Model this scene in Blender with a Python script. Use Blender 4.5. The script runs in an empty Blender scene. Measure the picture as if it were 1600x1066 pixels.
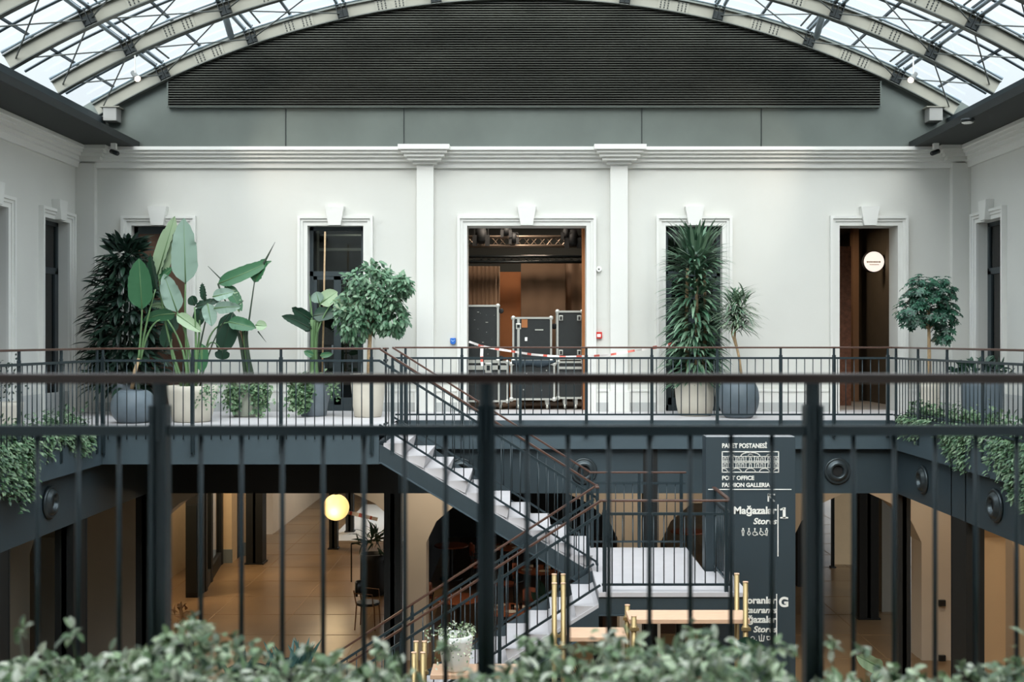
import bpy, math, random
from mathutils import Vector, Matrix
random.seed(7)
R = math.radians
S = bpy.context.scene
COL = S.collection

# ------------------------------------------------------------------ camera
F = 1750.0; CZ = 5.3; VX = 822.0; VY = 531.0
def P(px, py, D):                      # photo pixel at distance D -> point
    return Vector(((px - VX) * D / F, D, CZ - (py - VY) * D / F))
def PX(px, D): return (px - VX) * D / F
def PZ(py, D): return CZ - (py - VY) * D / F

cd = bpy.data.cameras.new('camera'); cam = bpy.data.objects.new('camera', cd); COL.objects.link(cam)
cam.location = (0, 0, CZ); cam.rotation_euler = (R(90), 0, 0)
cd.sensor_width = 36; cd.lens = F / 1600 * 36
cd.shift_x = (800 - VX) / 1600; cd.shift_y = -(533 - VY) / 1600
cd.clip_start = .05; cd.clip_end = 400
cd.dof.use_dof = True; cd.dof.focus_distance = 17.0; cd.dof.aperture_fstop = 2.6
S.camera = cam
# ------------------------------------------------------------------ world: overcast sky, brighter overhead and behind the viewer
W = bpy.data.worlds.new('world'); S.world = W; W.use_nodes = True
nt = W.node_tree; nt.nodes.clear()
out = nt.nodes.new('ShaderNodeOutputWorld'); bg = nt.nodes.new('ShaderNodeBackground')
tc = nt.nodes.new('ShaderNodeTexCoord'); sx = nt.nodes.new('ShaderNodeSeparateXYZ')
nt.links.new(tc.outputs['Generated'], sx.inputs[0])
mr = nt.nodes.new('ShaderNodeMapRange'); mr.inputs['From Min'].default_value = 0.0; mr.inputs['From Max'].default_value = 1.0
mr.inputs['To Min'].default_value = 0.56; mr.inputs['To Max'].default_value = 2.0
nt.links.new(sx.outputs['Z'], mr.inputs['Value'])
my = nt.nodes.new('ShaderNodeMapRange'); my.inputs['From Min'].default_value = .9; my.inputs['From Max'].default_value = -.6
my.inputs['To Min'].default_value = 1.0; my.inputs['To Max'].default_value = 2.2
nt.links.new(sx.outputs['Y'], my.inputs['Value'])
mm = nt.nodes.new('ShaderNodeMath'); mm.operation = 'MULTIPLY'
nt.links.new(mr.outputs[0], mm.inputs[0]); nt.links.new(my.outputs[0], mm.inputs[1])
nz = nt.nodes.new('ShaderNodeTexNoise'); nz.inputs['Scale'].default_value = 3.0; nz.inputs['Detail'].default_value = 4
mix = nt.nodes.new('ShaderNodeMix'); mix.data_type = 'RGBA'
mix.inputs['A'].default_value = (.84, .93, 1.0, 1); mix.inputs['B'].default_value = (.96, .99, 1.0, 1)
nt.links.new(tc.outputs['Generated'], nz.inputs['Vector']); nt.links.new(nz.outputs['Fac'], mix.inputs['Factor'])
nt.links.new(mix.outputs['Result'], bg.inputs['Color']); nt.links.new(mm.outputs[0], bg.inputs['Strength'])
nt.links.new(bg.outputs[0], out.inputs[0])
SKY = 1.3
mr.inputs['To Min'].default_value *= SKY; mr.inputs['To Max'].default_value *= SKY
sd = bpy.data.lights.new('sun', 'SUN'); sd.energy = 3.2; sd.angle = R(45); sd.color = (1, .93, .84)
so = bpy.data.objects.new('sun', sd); COL.objects.link(so); so.location = (3, -8, 30)
so.rotation_euler = (R(50), 0, R(-4))
vs = S.view_settings; vs.view_transform = 'Standard'; vs.look = 'None'; vs.gamma = 1; vs.exposure = 0.12; vs.use_curve_mapping = False
try:
    S.cycles.max_bounces = 8; S.cycles.transparent_max_bounces = 24; S.cycles.diffuse_bounces = 4
    S.cycles.sample_clamp_indirect = 4; S.cycles.caustics_reflective = False; S.cycles.caustics_refractive = False
except Exception: pass

def lamp(name, kind, loc, power, color, size=.3, rot=(0, 0, 0), size_y=None, spot=None, blend=.5):
    d = bpy.data.lights.new(name, kind); d.energy = power; d.color = color
    if kind == 'AREA':
        d.size = size
        if size_y: d.shape = 'RECTANGLE'; d.size_y = size_y
    elif kind == 'SPOT': d.spot_size = spot; d.spot_blend = blend; d.shadow_soft_size = size
    else: d.shadow_soft_size = size
    o = bpy.data.objects.new(name, d); COL.objects.link(o); o.location = loc; o.rotation_euler = rot
    return o

# ------------------------------------------------------------------ materials
def lin(c):
    return tuple(((v / 255) / 12.92 if v / 255 <= .04045 else ((v / 255 + .055) / 1.055) ** 2.4) for v in c)
MATS = {}
def mat(name, rgb, rough=.6, metal=0, noise=0, nscale=6, spec=.5, island=None, emis=None, estr=0, bump=0, bscale=40, trans=0, stretch=None):
    if name in MATS: return MATS[name]
    m = bpy.data.materials.new(name); m.use_nodes = True; t = m.node_tree; b = t.nodes['Principled BSDF']
    c = lin(rgb) + (1,); b.inputs['Base Color'].default_value = c
    b.inputs['Roughness'].default_value = rough; b.inputs['Metallic'].default_value = metal
    b.inputs['Specular IOR Level'].default_value = spec
    if noise or island or bump:
        co = t.nodes.new('ShaderNodeTexCoord'); mp = t.nodes.new('ShaderNodeMapping')
        t.links.new(co.outputs['Object'], mp.inputs[0])
        if stretch: mp.inputs['Scale'].default_value = stretch
        n = t.nodes.new('ShaderNodeTexNoise'); n.inputs['Scale'].default_value = nscale; n.inputs['Detail'].default_value = 5
        t.links.new(mp.outputs[0], n.inputs['Vector'])
    src = None
    if noise:
        r = t.nodes.new('ShaderNodeValToRGB')
        r.color_ramp.elements[0].position = .3; r.color_ramp.elements[1].position = .7
        r.color_ramp.elements[0].color = tuple(max(0, v * (1 - noise)) for v in c[:3]) + (1,)
        r.color_ramp.elements[1].color = tuple(min(1, v * (1 + noise)) for v in c[:3]) + (1,)
        t.links.new(n.outputs['Fac'], r.inputs[0]); src = r.outputs[0]
    if island:
        g = t.nodes.new('ShaderNodeNewGeometry'); r = t.nodes.new('ShaderNodeValToRGB')
        els = r.color_ramp.elements
        for i, cc in enumerate(island):
            e = els[i] if i < 2 else els.new(1)
            e.color = lin(cc) + (1,)
        for i, e in enumerate(list(els)): e.position = i / (len(island) - 1)
        t.links.new(g.outputs['Random Per Island'], r.inputs[0]); src = r.outputs[0]
    if src: t.links.new(src, b.inputs['Base Color'])
    if bump:
        n2 = t.nodes.new('ShaderNodeTexNoise'); n2.inputs['Scale'].default_value = bscale
        t.links.new(mp.outputs[0], n2.inputs['Vector'])
        bp = t.nodes.new('ShaderNodeBump'); bp.inputs['Strength'].default_value = bump; bp.inputs['Distance'].default_value = .01
        t.links.new(n2.outputs['Fac'], bp.inputs['Height']); t.links.new(bp.outputs[0], b.inputs['Normal'])
    if emis:
        b.inputs['Emission Color'].default_value = lin(emis) + (1,); b.inputs['Emission Strength'].default_value = estr
    if trans:
        tr = t.nodes.new('ShaderNodeBsdfTranslucent'); mx = t.nodes.new('ShaderNodeMixShader'); mx.inputs[0].default_value = trans
        if src: t.links.new(src, tr.inputs[0])
        else: tr.inputs[0].default_value = c
        t.links.new(b.outputs[0], mx.inputs[1]); t.links.new(tr.outputs[0], mx.inputs[2])
        t.links.new(mx.outputs[0], t.nodes['Material Output'].inputs[0])
    MATS[name] = m; return m
def glassmat(name, tint, refl=.08, rough=.02):
    m = bpy.data.materials.new(name); m.use_nodes = True; t = m.node_tree; t.nodes.clear()
    o = t.nodes.new('ShaderNodeOutputMaterial'); a = t.nodes.new('ShaderNodeBsdfTransparent'); g = t.nodes.new('ShaderNodeBsdfGlossy')
    a.inputs[0].default_value = tint + (1,); g.inputs['Roughness'].default_value = rough
    f = t.nodes.new('ShaderNodeFresnel'); f.inputs[0].default_value = 1.45
    ad = t.nodes.new('ShaderNodeMath'); ad.operation = 'ADD'; ad.inputs[1].default_value = refl; t.links.new(f.outputs[0], ad.inputs[0])
    x = t.nodes.new('ShaderNodeMixShader'); t.links.new(ad.outputs[0], x.inputs[0]); t.links.new(a.outputs[0], x.inputs[1]); t.links.new(g.outputs[0], x.inputs[2])
    t.links.new(x.outputs[0], o.inputs[0]); MATS[name] = m; return m

M_WALL = mat('wall_paint', (207, 207, 201), .85, noise=.015, nscale=1.5, bump=.05, bscale=60)
M_TRIM = mat('white_trim', (218, 218, 213), .6)
M_LBEAM = mat('lower_beam_steel', (50, 63, 69), .5, noise=.08, nscale=2)
M_NEARW = mat('shaded_handrail_wood', (52, 38, 33), .3, noise=.2, nscale=14, stretch=(1, 6, 6))  # handrail wood darkened, painting the near rail's shade into its colour
M_STEEL = mat('blue_grey_steel', (52, 63, 68), .45, noise=.08, nscale=5)
M_RAIL = mat('rail_steel', (37, 50, 55), .4, metal=.1)
M_FASC = mat('fascia_steel', (68, 82, 89), .5, noise=.08, nscale=2)
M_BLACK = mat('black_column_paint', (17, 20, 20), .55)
M_WOOD = mat('handrail_wood', (78, 53, 43), .32, noise=.25, nscale=14, stretch=(1, 6, 6))
M_FLOOR = mat('pale_stone', (190, 187, 188), .55, noise=.04, nscale=2)
M_TREAD = mat('pale_tread', (188, 184, 185), .6, noise=.03, nscale=5)
M_GFLOOR = mat('polished_concrete', (122, 99, 72), .28, noise=.28, nscale=.7)
M_CREAM = mat('cream_plaster', (196, 180, 158), .85, noise=.03, nscale=2)
M_PANEL = mat('dark_metal_panel', (104, 111, 106), .34, metal=.5, noise=.14, nscale=.9)
M_LOUV = mat('louvre_metal', (84, 86, 80), .36, metal=.55, noise=.3, nscale=.8, stretch=(.6, 1, 3))
M_LBACK = mat('louvre_back', (10, 11, 11), .9)
M_ARCH = mat('arch_cream_paint', (146, 145, 133), .5, noise=.03)
M_ARCHD = mat('arch_flange', (92, 96, 92), .4, metal=.4)
M_CHROME = mat('galvanised_tube', (150, 160, 166), .25, metal=.85)
M_DARKM = mat('dark_gusset', (44, 49, 50), .35, metal=.5)
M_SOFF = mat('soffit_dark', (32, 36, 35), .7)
M_BRASS = mat('brass_tube', (160, 138, 96), .4, metal=.6)
M_SHELF = mat('pale_timber', (214, 176, 146), .5, noise=.08, nscale=8, stretch=(1, 8, 8))
M_SIGN = mat('sign_blue_grey', (50, 62, 68), .5)
M_TEXT = mat('sign_white', (240, 238, 230), .6)
M_BROWN = mat('brown_panel', (92, 66, 50), .6, noise=.1, nscale=2)
M_CURT = mat('brown_curtain', (120, 94, 72), .85, noise=.08, nscale=2)
M_ORANGE = mat('orange_panel', (160, 100, 54), .7, noise=.08, nscale=4)
M_CASE = mat('case_black', (26, 30, 30), .45, noise=.15, nscale=12)
M_ALU = mat('case_aluminium', (196, 196, 188), .35, metal=.6)
M_RUB = mat('rubber', (22, 22, 22), .7)
M_TRUSS = mat('truss_metal', (130, 112, 96), .4, metal=.6)
M_GLOBE = mat('lamp_globe', (255, 232, 180), .4, emis=(255, 220, 138), estr=.95)
M_ROUND = mat('round_sign_face', (255, 240, 226), .5, emis=(255, 240, 228), estr=.95)
M_FRAME = mat('door_frame_dark', (46, 56, 60), .4)
M_SOIL = mat('soil', (52, 42, 34), .95, noise=.3, nscale=40)
M_BARK = mat('bark', (172, 146, 112), .8, noise=.2, nscale=30)
M_PLINTH = mat('plinth_grey', (176, 178, 176), .7, noise=.03)
M_PLINTHD = mat('plinth_dark', (112, 120, 120), .7)
G_ROOF = glassmat('roof_glass', (.88, .93, .96), .02)
G_WIN = glassmat('window_glass', (.55, .62, .62), .03)
M_WHITEP = mat('white_device', (232, 232, 228), .5)

# ------------------------------------------------------------------ mesh builder
def orth(d):
    d = d.normalized(); up = Vector((0, 0, 1)) if abs(d.z) < .95 else Vector((0, 1, 0))
    s = d.cross(up).normalized(); return s, s.cross(d).normalized()
class MB:
    def __init__(s): s.v = []; s.f = []
    def box(s, x0, x1, y0, y1, z0, z1):
        b = len(s.v)
        s.v += [(x0, y0, z0), (x1, y0, z0), (x1, y1, z0), (x0, y1, z0), (x0, y0, z1), (x1, y0, z1), (x1, y1, z1), (x0, y1, z1)]
        s.f += [tuple(b + i for i in q) for q in ((0, 3, 2, 1), (4, 5, 6, 7), (0, 1, 5, 4), (1, 2, 6, 5), (2, 3, 7, 6), (3, 0, 4, 7))]
        return s
    def bar(s, p, q, w, h=None):
        p = Vector(p); q = Vector(q); h = h or w; a, u = orth(q - p); b = len(s.v)
        for c in (p, q):
            for i, j in ((-1, -1), (1, -1), (1, 1), (-1, 1)): s.v.append(tuple(c + a * w / 2 * i + u * h / 2 * j))
        s.f += [tuple(b + i for i in q_) for q_ in ((3, 2, 1, 0), (4, 5, 6, 7), (0, 1, 5, 4), (1, 2, 6, 5), (2, 3, 7, 6), (3, 0, 4, 7))]
        return s
    def tube(s, pts, r, n=8, cap=True):
        pts = [Vector(p) for p in pts]; rs = r if isinstance(r, (list, tuple)) else [r] * len(pts); b = len(s.v)
        ref = None
        for i, p in enumerate(pts):
            d = (pts[min(i + 1, len(pts) - 1)] - pts[max(i - 1, 0)])
            if d.length < 1e-9: d = Vector((0, 0, 1))
            d.normalize()
            if ref is None: a, u = orth(d); ref = a
            else:
                a = (ref - d * ref.dot(d)); a = a.normalized() if a.length > 1e-6 else orth(d)[0]; u = a.cross(d); ref = a
            u = a.cross(d).normalized()
            for k in range(n):
                t = 2 * math.pi * k / n; s.v.append(tuple(p + (a * math.cos(t) + u * math.sin(t)) * rs[i]))
        for i in range(len(pts) - 1):
            for k in range(n):
                s.f.append((b + i * n + k, b + i * n + (k + 1) % n, b + (i + 1) * n + (k + 1) % n, b + (i + 1) * n + k))
        if cap:
            s.f.append(tuple(b + k for k in range(n))[::-1]); e = b + (len(pts) - 1) * n; s.f.append(tuple(e + k for k in range(n)))
        return s
    def lathe(s, prof, c, n=24, axis='z'):
        b = len(s.v); c = Vector(c)
        for r, z in prof:
            for k in range(n):
                t = 2 * math.pi * k / n; x, y = r * math.cos(t), r * math.sin(t)
                if axis == 'z': s.v.append(tuple(c + Vector((x, y, z))))
                elif axis == 'y': s.v.append(tuple(c + Vector((x, z, y))))
                else: s.v.append(tuple(c + Vector((z, x, y))))
        for i in range(len(prof) - 1):
            for k in range(n):
                s.f.append((b + i * n + k, b + i * n + (k + 1) % n, b + (i + 1) * n + (k + 1) % n, b + (i + 1) * n + k))
        s.f.append(tuple(b + k for k in range(n))[::-1]); e = b + (len(prof) - 1) * n; s.f.append(tuple(e + k for k in range(n)))
        return s
    def prism(s, poly, axis, a0, a1):              # poly of (u,w): axis x -> (y,z); y -> (x,z); z -> (x,y)
        b = len(s.v); n = len(poly)
        for a in (a0, a1):
            for u, w in poly:
                s.v.append({'x': (a, u, w), 'y': (u, a, w), 'z': (u, w, a)}[axis])
        s.f.append(tuple(b + i for i in range(n))[::-1]); s.f.append(tuple(b + n + i for i in range(n)))
        for i in range(n): s.f.append((b + i, b + (i + 1) % n, b + n + (i + 1) % n, b + n + i))
        return s
    def quad(s, *pts):
        b = len(s.v); s.v += [tuple(p) for p in pts]; s.f.append(tuple(range(b, b + len(pts)))); return s
    def leaf(s, base, d, nrm, L, w, droop=.3, k=4, fold=.25, shape='oval'):   # blade with a folded midrib
        base = Vector(base); d = Vector(d).normalized(); nrm = Vector(nrm); side = d.cross(nrm)
        if side.length < 1e-4: side = orth(d)[0]
        side.normalize(); nn = side.cross(d).normalized(); b = len(s.v)
        p = base.copy(); dd = d.copy()
        for i in range(k + 1):
            t = i / k
            if shape == 'oval': ww = w * (math.sin(math.pi * min(1, t * .92 + .06)) ** .8)
            elif shape == 'strap': ww = w * min(1, (t * 3 + .35)) * (1 - t) ** .55
            else: ww = w * (1.25 * (1 - t) ** .8 * min(1, t * 5 + .25))
            if i == k: ww = w * .04
            for q in (-1, 0, 1):
                s.v.append(tuple(p + side * ww * .5 * q + nn * abs(q) * ww * fold))
            p = p + dd * L / k; dd = (dd + Vector((0, 0, -1)) * droop / k * 1.6).normalized(); 
        for i in range(k):
            for q in (0, 1):
                a = b + i * 3 + q; s.f.append((a, a + 1, a + 4, a + 3))
        return s
    def build(s, name, m, parent=None, smooth=False, bevel=0, two=None):
        off = Vector((0, 0, 0)); q = parent
        while q is not None: off += q.location; q = q.parent
        me = bpy.data.meshes.new(name); me.from_pydata([(x - off.x, y - off.y, z - off.z) for x, y, z in s.v], [], s.f)
        me.materials.append(m); me.update()
        if smooth: me.polygons.foreach_set('use_smooth', [True] * len(me.polygons))
        o = bpy.data.objects.new(name, me); COL.objects.link(o); o.parent = parent
        if bevel:
            bv = o.modifiers.new('bevel', 'BEVEL'); bv.width = bevel; bv.segments = 2; bv.limit_method = 'ANGLE'
        return o
def box(x0, x1, y0, y1, z0, z1): return MB().box(x0, x1, y0, y1, z0, z1)
def tag(o, label=None, cat=None, group=None, kind=None):
    if label: o['label'] = label
    if cat: o['category'] = cat
    if group: o['group'] = group
    if kind: o['kind'] = kind
    return o
def empty(name, loc, label=None, cat=None, group=None):
    o = bpy.data.objects.new(name, None); COL.objects.link(o); o.location = loc; o.empty_display_size = .1
    return tag(o, label, cat, group)
def struct(name, mb, m, label=None, parent=None):
    o = mb.build(name, m, parent); o['kind'] = 'structure'
    if label: o['label'] = label
    return o
def shared(name, src, parent, loc):               # another copy of a part, sharing its mesh
    o = src.copy(); COL.objects.link(o); o.name = name; o.parent = parent; o.location = loc; return o
def copy_tree(o, parent=None):
    c = o.copy(); COL.objects.link(c); c.parent = parent
    for ch in [x for x in o.children]: copy_tree(ch, c)
    return c

# ------------------------------------------------------------------ levels and planes
FL = CZ - 1.185          # gallery floor
FB = CZ - 1.61           # underside of edge beam
LB = CZ - 2.28           # underside of lower beam
LAND = CZ - 2.96         # stair landing
DW = 18.5                # far wall
XL, XR = -7.4, 7.3       # side walls
VL, VR = -5.47, 5.39     # void edges
DB = 14.46               # front of bridge
DG = 16.5                # front of far gallery
BX = -1.9                # right end of bridge
TOP = CZ + 3.13

# ================================================================== shell
struct('floor', box(-12, 12, -3, 48, -.2, 0), M_GFLOOR, 'polished warm concrete floor of the ground storey')
g = MB(); g.box(XL, BX, DB + .02, DW + .45, FL - .12, FL); g.box(BX, XR, DG + .02, DW + .45, FL - .12, FL)
g.box(XL, VL - .02, 3.4, DB + .02, FL - .12, FL); g.box(VR + .02, XR, 3.4, DG + .02, FL - .12, FL); g.box(XL, XR, -2, 3.4, FL - .12, FL)
struct('floor_gallery', g, M_FLOOR, 'pale stone floor of the upper gallery')
# soffit under galleries (ceiling of ground storey)
g = MB(); g.box(-12, VL - .1, -2, DW, FL - .3, FL - .13); g.box(VR + .1, 12, -2, DW, FL - .3, FL - .13)
g.box(VL - .1, BX - .02, DB + .1, DW, FL - .3, FL - .13); g.box(BX - .02, VR + .1, DG + .1, DW, FL - .3, FL - .13)
g.box(VL - .1, VR + .1, -2, 3.3, FL - .3, FL - .13)
g.box(-12, 12, DW, 48, FL - .55, FL - .3)
struct('ceiling_lower', g, M_SOFF, 'dark ceiling under the gallery')

# far wall with five openings
OP = [(206, 292), (481, 568), (730, 916), (1040, 1128), (1311, 1402)]
OPX = [(PX(a, DW), PX(b, DW)) for a, b in OP]; OT = PZ(353, DW)
w = MB(); xs = XL
for a, b in OPX:
    w.box(xs, a, DW, DW + .42, FL - .5, TOP); w.box(a, b, DW, DW + .42, OT, TOP); xs = b
w.box(xs, XR, DW, DW + .42, FL - .5, TOP)
struct('wall_back', w, M_WALL, 'pale grey plaster wall behind the far gallery')
# gable above the cornice
gp = [(-8.2, TOP), (8.2, TOP)] + [((13.8 + .32) * math.sin(R(35 - 70 * j / 40)), CZ - 8.21 + (13.8 + .32) * math.cos(R(35 - 70 * j / 40))) for j in range(41)]
struct('wall_gable', MB().prism(gp, 'y', DW + .02, DW + .2), M_PANEL, 'dark metal gable panel above the cornice')
g = MB()
for px in (446, 631, 1003, 1190): g.box(PX(px, DW) - .006, PX(px, DW) + .006, DW + .005, DW + .02, TOP, PZ(168, DW))
struct('trim_1', g, M_DARKM, 'dark joints between the metal gable panels')
# side walls of the upper storey
SW = [(17.16, 18.08), (15.02, 15.94), (12.88, 13.8), (10.74, 11.66)]
for sd_, X, sgn in (('left', XL, -1), ('right', XR, 1)):
    w = MB(); y = DW
    x0, x1 = sorted((X, X + sgn * .42))
    for a, b in SW:
        w.box(x0, x1, b, y, FL - .3, TOP); w.box(x0, x1, a, b, OT, TOP); y = a
    w.box(x0, x1, -3, y, FL - .3, TOP)
    struct('wall_' + sd_, w, M_WALL, 'pale grey plaster wall on the %s side of the galleries' % sd_)
g = MB(); g.box(-12, -1.25, .9, 1.3, 0, CZ + 6.2); g.box(1.25, 12, .9, 1.3, 0, CZ + 6.2); g.box(-1.25, 1.25, .9, 1.3, CZ + 2.0, CZ + 6.2); g.box(-1.25, 1.25, .9, 1.3, 0, FL - .12)
struct('wall_front', g, M_WALL, 'pale plaster wall with the doorway the viewer stands in')
g = MB(); g.box(-3, 3, -3.2, -3, 0, CZ + 3); g.box(-3.1, -3, -3, .9, 0, CZ + 3); g.box(3, 3.1, -3, .9, 0, CZ + 3); g.box(-3, 3, -3, .9, CZ + 2.6, CZ + 2.7)
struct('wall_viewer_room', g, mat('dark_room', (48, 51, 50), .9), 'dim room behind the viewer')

# moulded surrounds and keystones
def surround(a, b, wallv, axis, out):
    # a,b opening range along the wall; out = unit outward sign on the other axis
    g = MB(); T = OT
    def bx(u0, u1, z0, z1, t):
        if axis == 'x': g.box(u0, u1, wallv - t, wallv, z0, z1)
        else:
            o0, o1 = sorted((wallv, wallv + out * t)); g.box(o0, o1, u0, u1, z0, z1)
    for wd0, wd1, t in ((0, .07, .035), (.07, .115, .055), (.115, .16, .08)):
        bx(a - wd1, a - wd0, FL, T + wd1, t); bx(b + wd0, b + wd1, FL, T + wd1, t); bx(a - wd0, b + wd0, T + wd0, T + wd1, t)
    m = (a + b) / 2; z0 = T + .0; z1 = T + .31
    pts = [(m - .1, z0), (m + .1, z0), (m + .155, z1), (m - .155, z1)]
    if axis == 'x': g.prism(pts, 'y', wallv - .13, wallv - .001)
    else: g.prism(pts, 'x', *sorted((wallv + out * .001, wallv + out * .13)))
    return g
n = 2
for i, (a, b) in enumerate(OPX):
    struct('trim_%d' % n, surround(a, b, DW, 'x', -1), M_TRIM, 'white moulded surround with keystone, opening %d from the left' % (i + 1)); n += 1
for X, o in ((XL, 1), (XR, -1)):
    for a, b in SW:
        struct('trim_%d' % n, surround(a, b, X, 'y', o), M_TRIM, 'white moulded surround on the side wall'); n += 1
# cornice
CP = [(0, 2.83), (.05, 2.83), (.07, 2.92), (.12, 2.93), (.12, 2.985), (.17, 2.99), (.17, 3.04), (.22, 3.045), (.22, 3.09), (.26, 3.095), (.26, 3.15), (0, 3.15)]
struct('trim_%d' % n, MB().prism([(DW - o, CZ + z) for o, z in CP], 'x', XL, XR), M_TRIM, 'white stepped cornice along the far wall'); n += 1
struct('trim_%d' % n, MB().prism([(XL + o, CZ + z) for o, z in CP], 'y', -3, DW), M_TRIM, 'white stepped cornice along the left wall'); n += 1
struct('trim_%d' % n, MB().prism([(XR - o, CZ + z) for o, z in CP], 'y', -3, DW), M_TRIM, 'white stepped cornice along the right wall'); n += 1
# pilasters with capitals
for a, b, nm in ((652, 678, 'left'), (953, 980, 'right')):
    x0, x1 = PX(a, DW), PX(b, DW); g = MB(); g.box(x0, x1, DW - .1, DW, FL, CZ + 2.95)
    for dz0, dz1, e in ((2.88, 2.95, .06), (2.93, 2.985, .14), (2.985, 3.04, .19), (3.04, 3.09, .235), (3.09, 3.17, .28)):
        g.box(x0 - e, x1 + e, DW - .1 - e, DW, CZ + dz0, CZ + dz1)
    g.box(x0 - .03, x1 + .03, DW - .13, DW, FL, FL + .34)
    struct('trim_%d' % n, g, M_TRIM, 'white pilaster with stepped capital %s of the wide doorway' % nm); n += 1
for x0, x1, nm in ((XL, PX(152, DW), 'left'), (PX(1484, DW), XR, 'right')):
    g = MB(); g.box(x0, x1, DW - .12, DW, FL, CZ + 2.9)
    for dz0, dz1, e in ((2.93, 2.985, .14), (2.985, 3.04, .19), (3.04, 3.09, .235), (3.09, 3.16, .28)):
        g.box(x0 - (e if nm == 'right' else 0), x1 + (e if nm == 'left' else 0), DW - .12 - e, DW, CZ + dz0, CZ + dz1)
    struct('trim_%d' % n, g, M_WALL, 'corner pier at the %s end of the far wall' % nm); n += 1
# baseboards in two tones, interrupted at the openings
segs = []; xs = XL
for a, b in OPX: segs.append((xs, a - .165)); xs = b + .165
segs.append((xs, XR)); g = MB(); g2 = MB()
for a, b in segs:
    g.box(a, b, DW - .03, DW, FL + .15, FL + .36); g.box(a, b, DW - .05, DW, FL + .33, FL + .37); g2.box(a, b, DW - .045, DW, FL, FL + .15)
struct('baseboard_back', g, M_TRIM, 'white ledge of the far wall baseboard'); struct('baseboard_back_lower', g2, M_PLINTH, 'grey lower plinth of the far wall')
for X, o, nm in ((XL, 1, 'left'), (XR, -1, 'right')):
    g = MB(); g.box(*sorted((X, X + o * .03)), -2, DW, FL, FL + .36)
    struct('baseboard_' + nm, g, M_PLINTH, 'grey baseboard of the %s wall' % nm)

# ---- roof: glass vault, ribs
ZC = CZ - 8.21; R0 = 13.8
def arc(r, deg, y): return Vector((r * math.sin(R(deg)), y, ZC + r * math.cos(R(deg))))
g = MB(); nseg = 40; b0 = 0
for j in range(nseg + 1):
    a = -31.5 + 63 * j / nseg
    for y in (1.2, DW + .1): g.v.append(tuple(arc(R0 + .34, a, y)))
for j in range(nseg): g.f.append((2 * j, 2 * j + 1, 2 * j + 3, 2 * j + 2))
ceil = struct('ceiling', g, G_ROOF, 'arched glass roof over the atrium')
for i, y in enumerate([18.2, 16.75, 15.3, 13.85, 12.4, 10.95, 9.5, 8.05, 6.6, 5.15, 3.7, 2.25]):
    gb = MB(); gb.tube([arc(R0 + .32, a, y - .5) for a in range(-31, 32, 2)], .022, 4)
    o = gb.build('glazing_bar', M_STEEL, ceil); o['kind'] = 'structure'
for k in range(-9, 10):
    a = k * 3.2; gb = MB().bar(arc(R0 + .33, a, 1.2), arc(R0 + .33, a, DW + .1), .04, .03); o = gb.build('glazing_bar', M_STEEL, ceil); o['kind'] = 'structure'
# dark eaves boxes along the two sides
for X0, X1, nm in ((XL - .45, -6.39, 'left'), (6.33, XR + .45, 'right')):
    g = MB(); g.box(X0, X1, -3, DW + .02, CZ + 3.155, CZ + 3.27)
    struct('ceiling_eave_' + nm, g, M_SOFF, 'dark eave soffit along the %s wall' % nm)
    xa, xb = (XL - .5, -6.95) if nm == 'left' else (6.95, XR + .5)
    struct('wall_eave_' + nm, box(xa, xb, -3, DW + .02, CZ + 3.27, CZ + 3.66), M_STEEL, 'dark steel kerb carrying the roof on the %s' % nm)
NODES = [k * 6.4 + .3 for k in range(-4, 5)]
def arcbox(m, a0, a1, r0, r1, y0, y1):
    b = len(m.v)
    for y in (y0, y1):
        for a, r in ((a0, r0), (a1, r0), (a1, r1), (a0, r1)): m.v.append(tuple(arc(r, a, y)))
    m.f += [tuple(b + i for i in q) for q in ((0, 1, 2, 3), (7, 6, 5, 4), (0, 4, 5, 1), (1, 5, 6, 2), (2, 6, 7, 3), (3, 7, 4, 0))]
M_TUBE = mat('pale_steel_tube', (158, 172, 180), .3, metal=.25)
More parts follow.
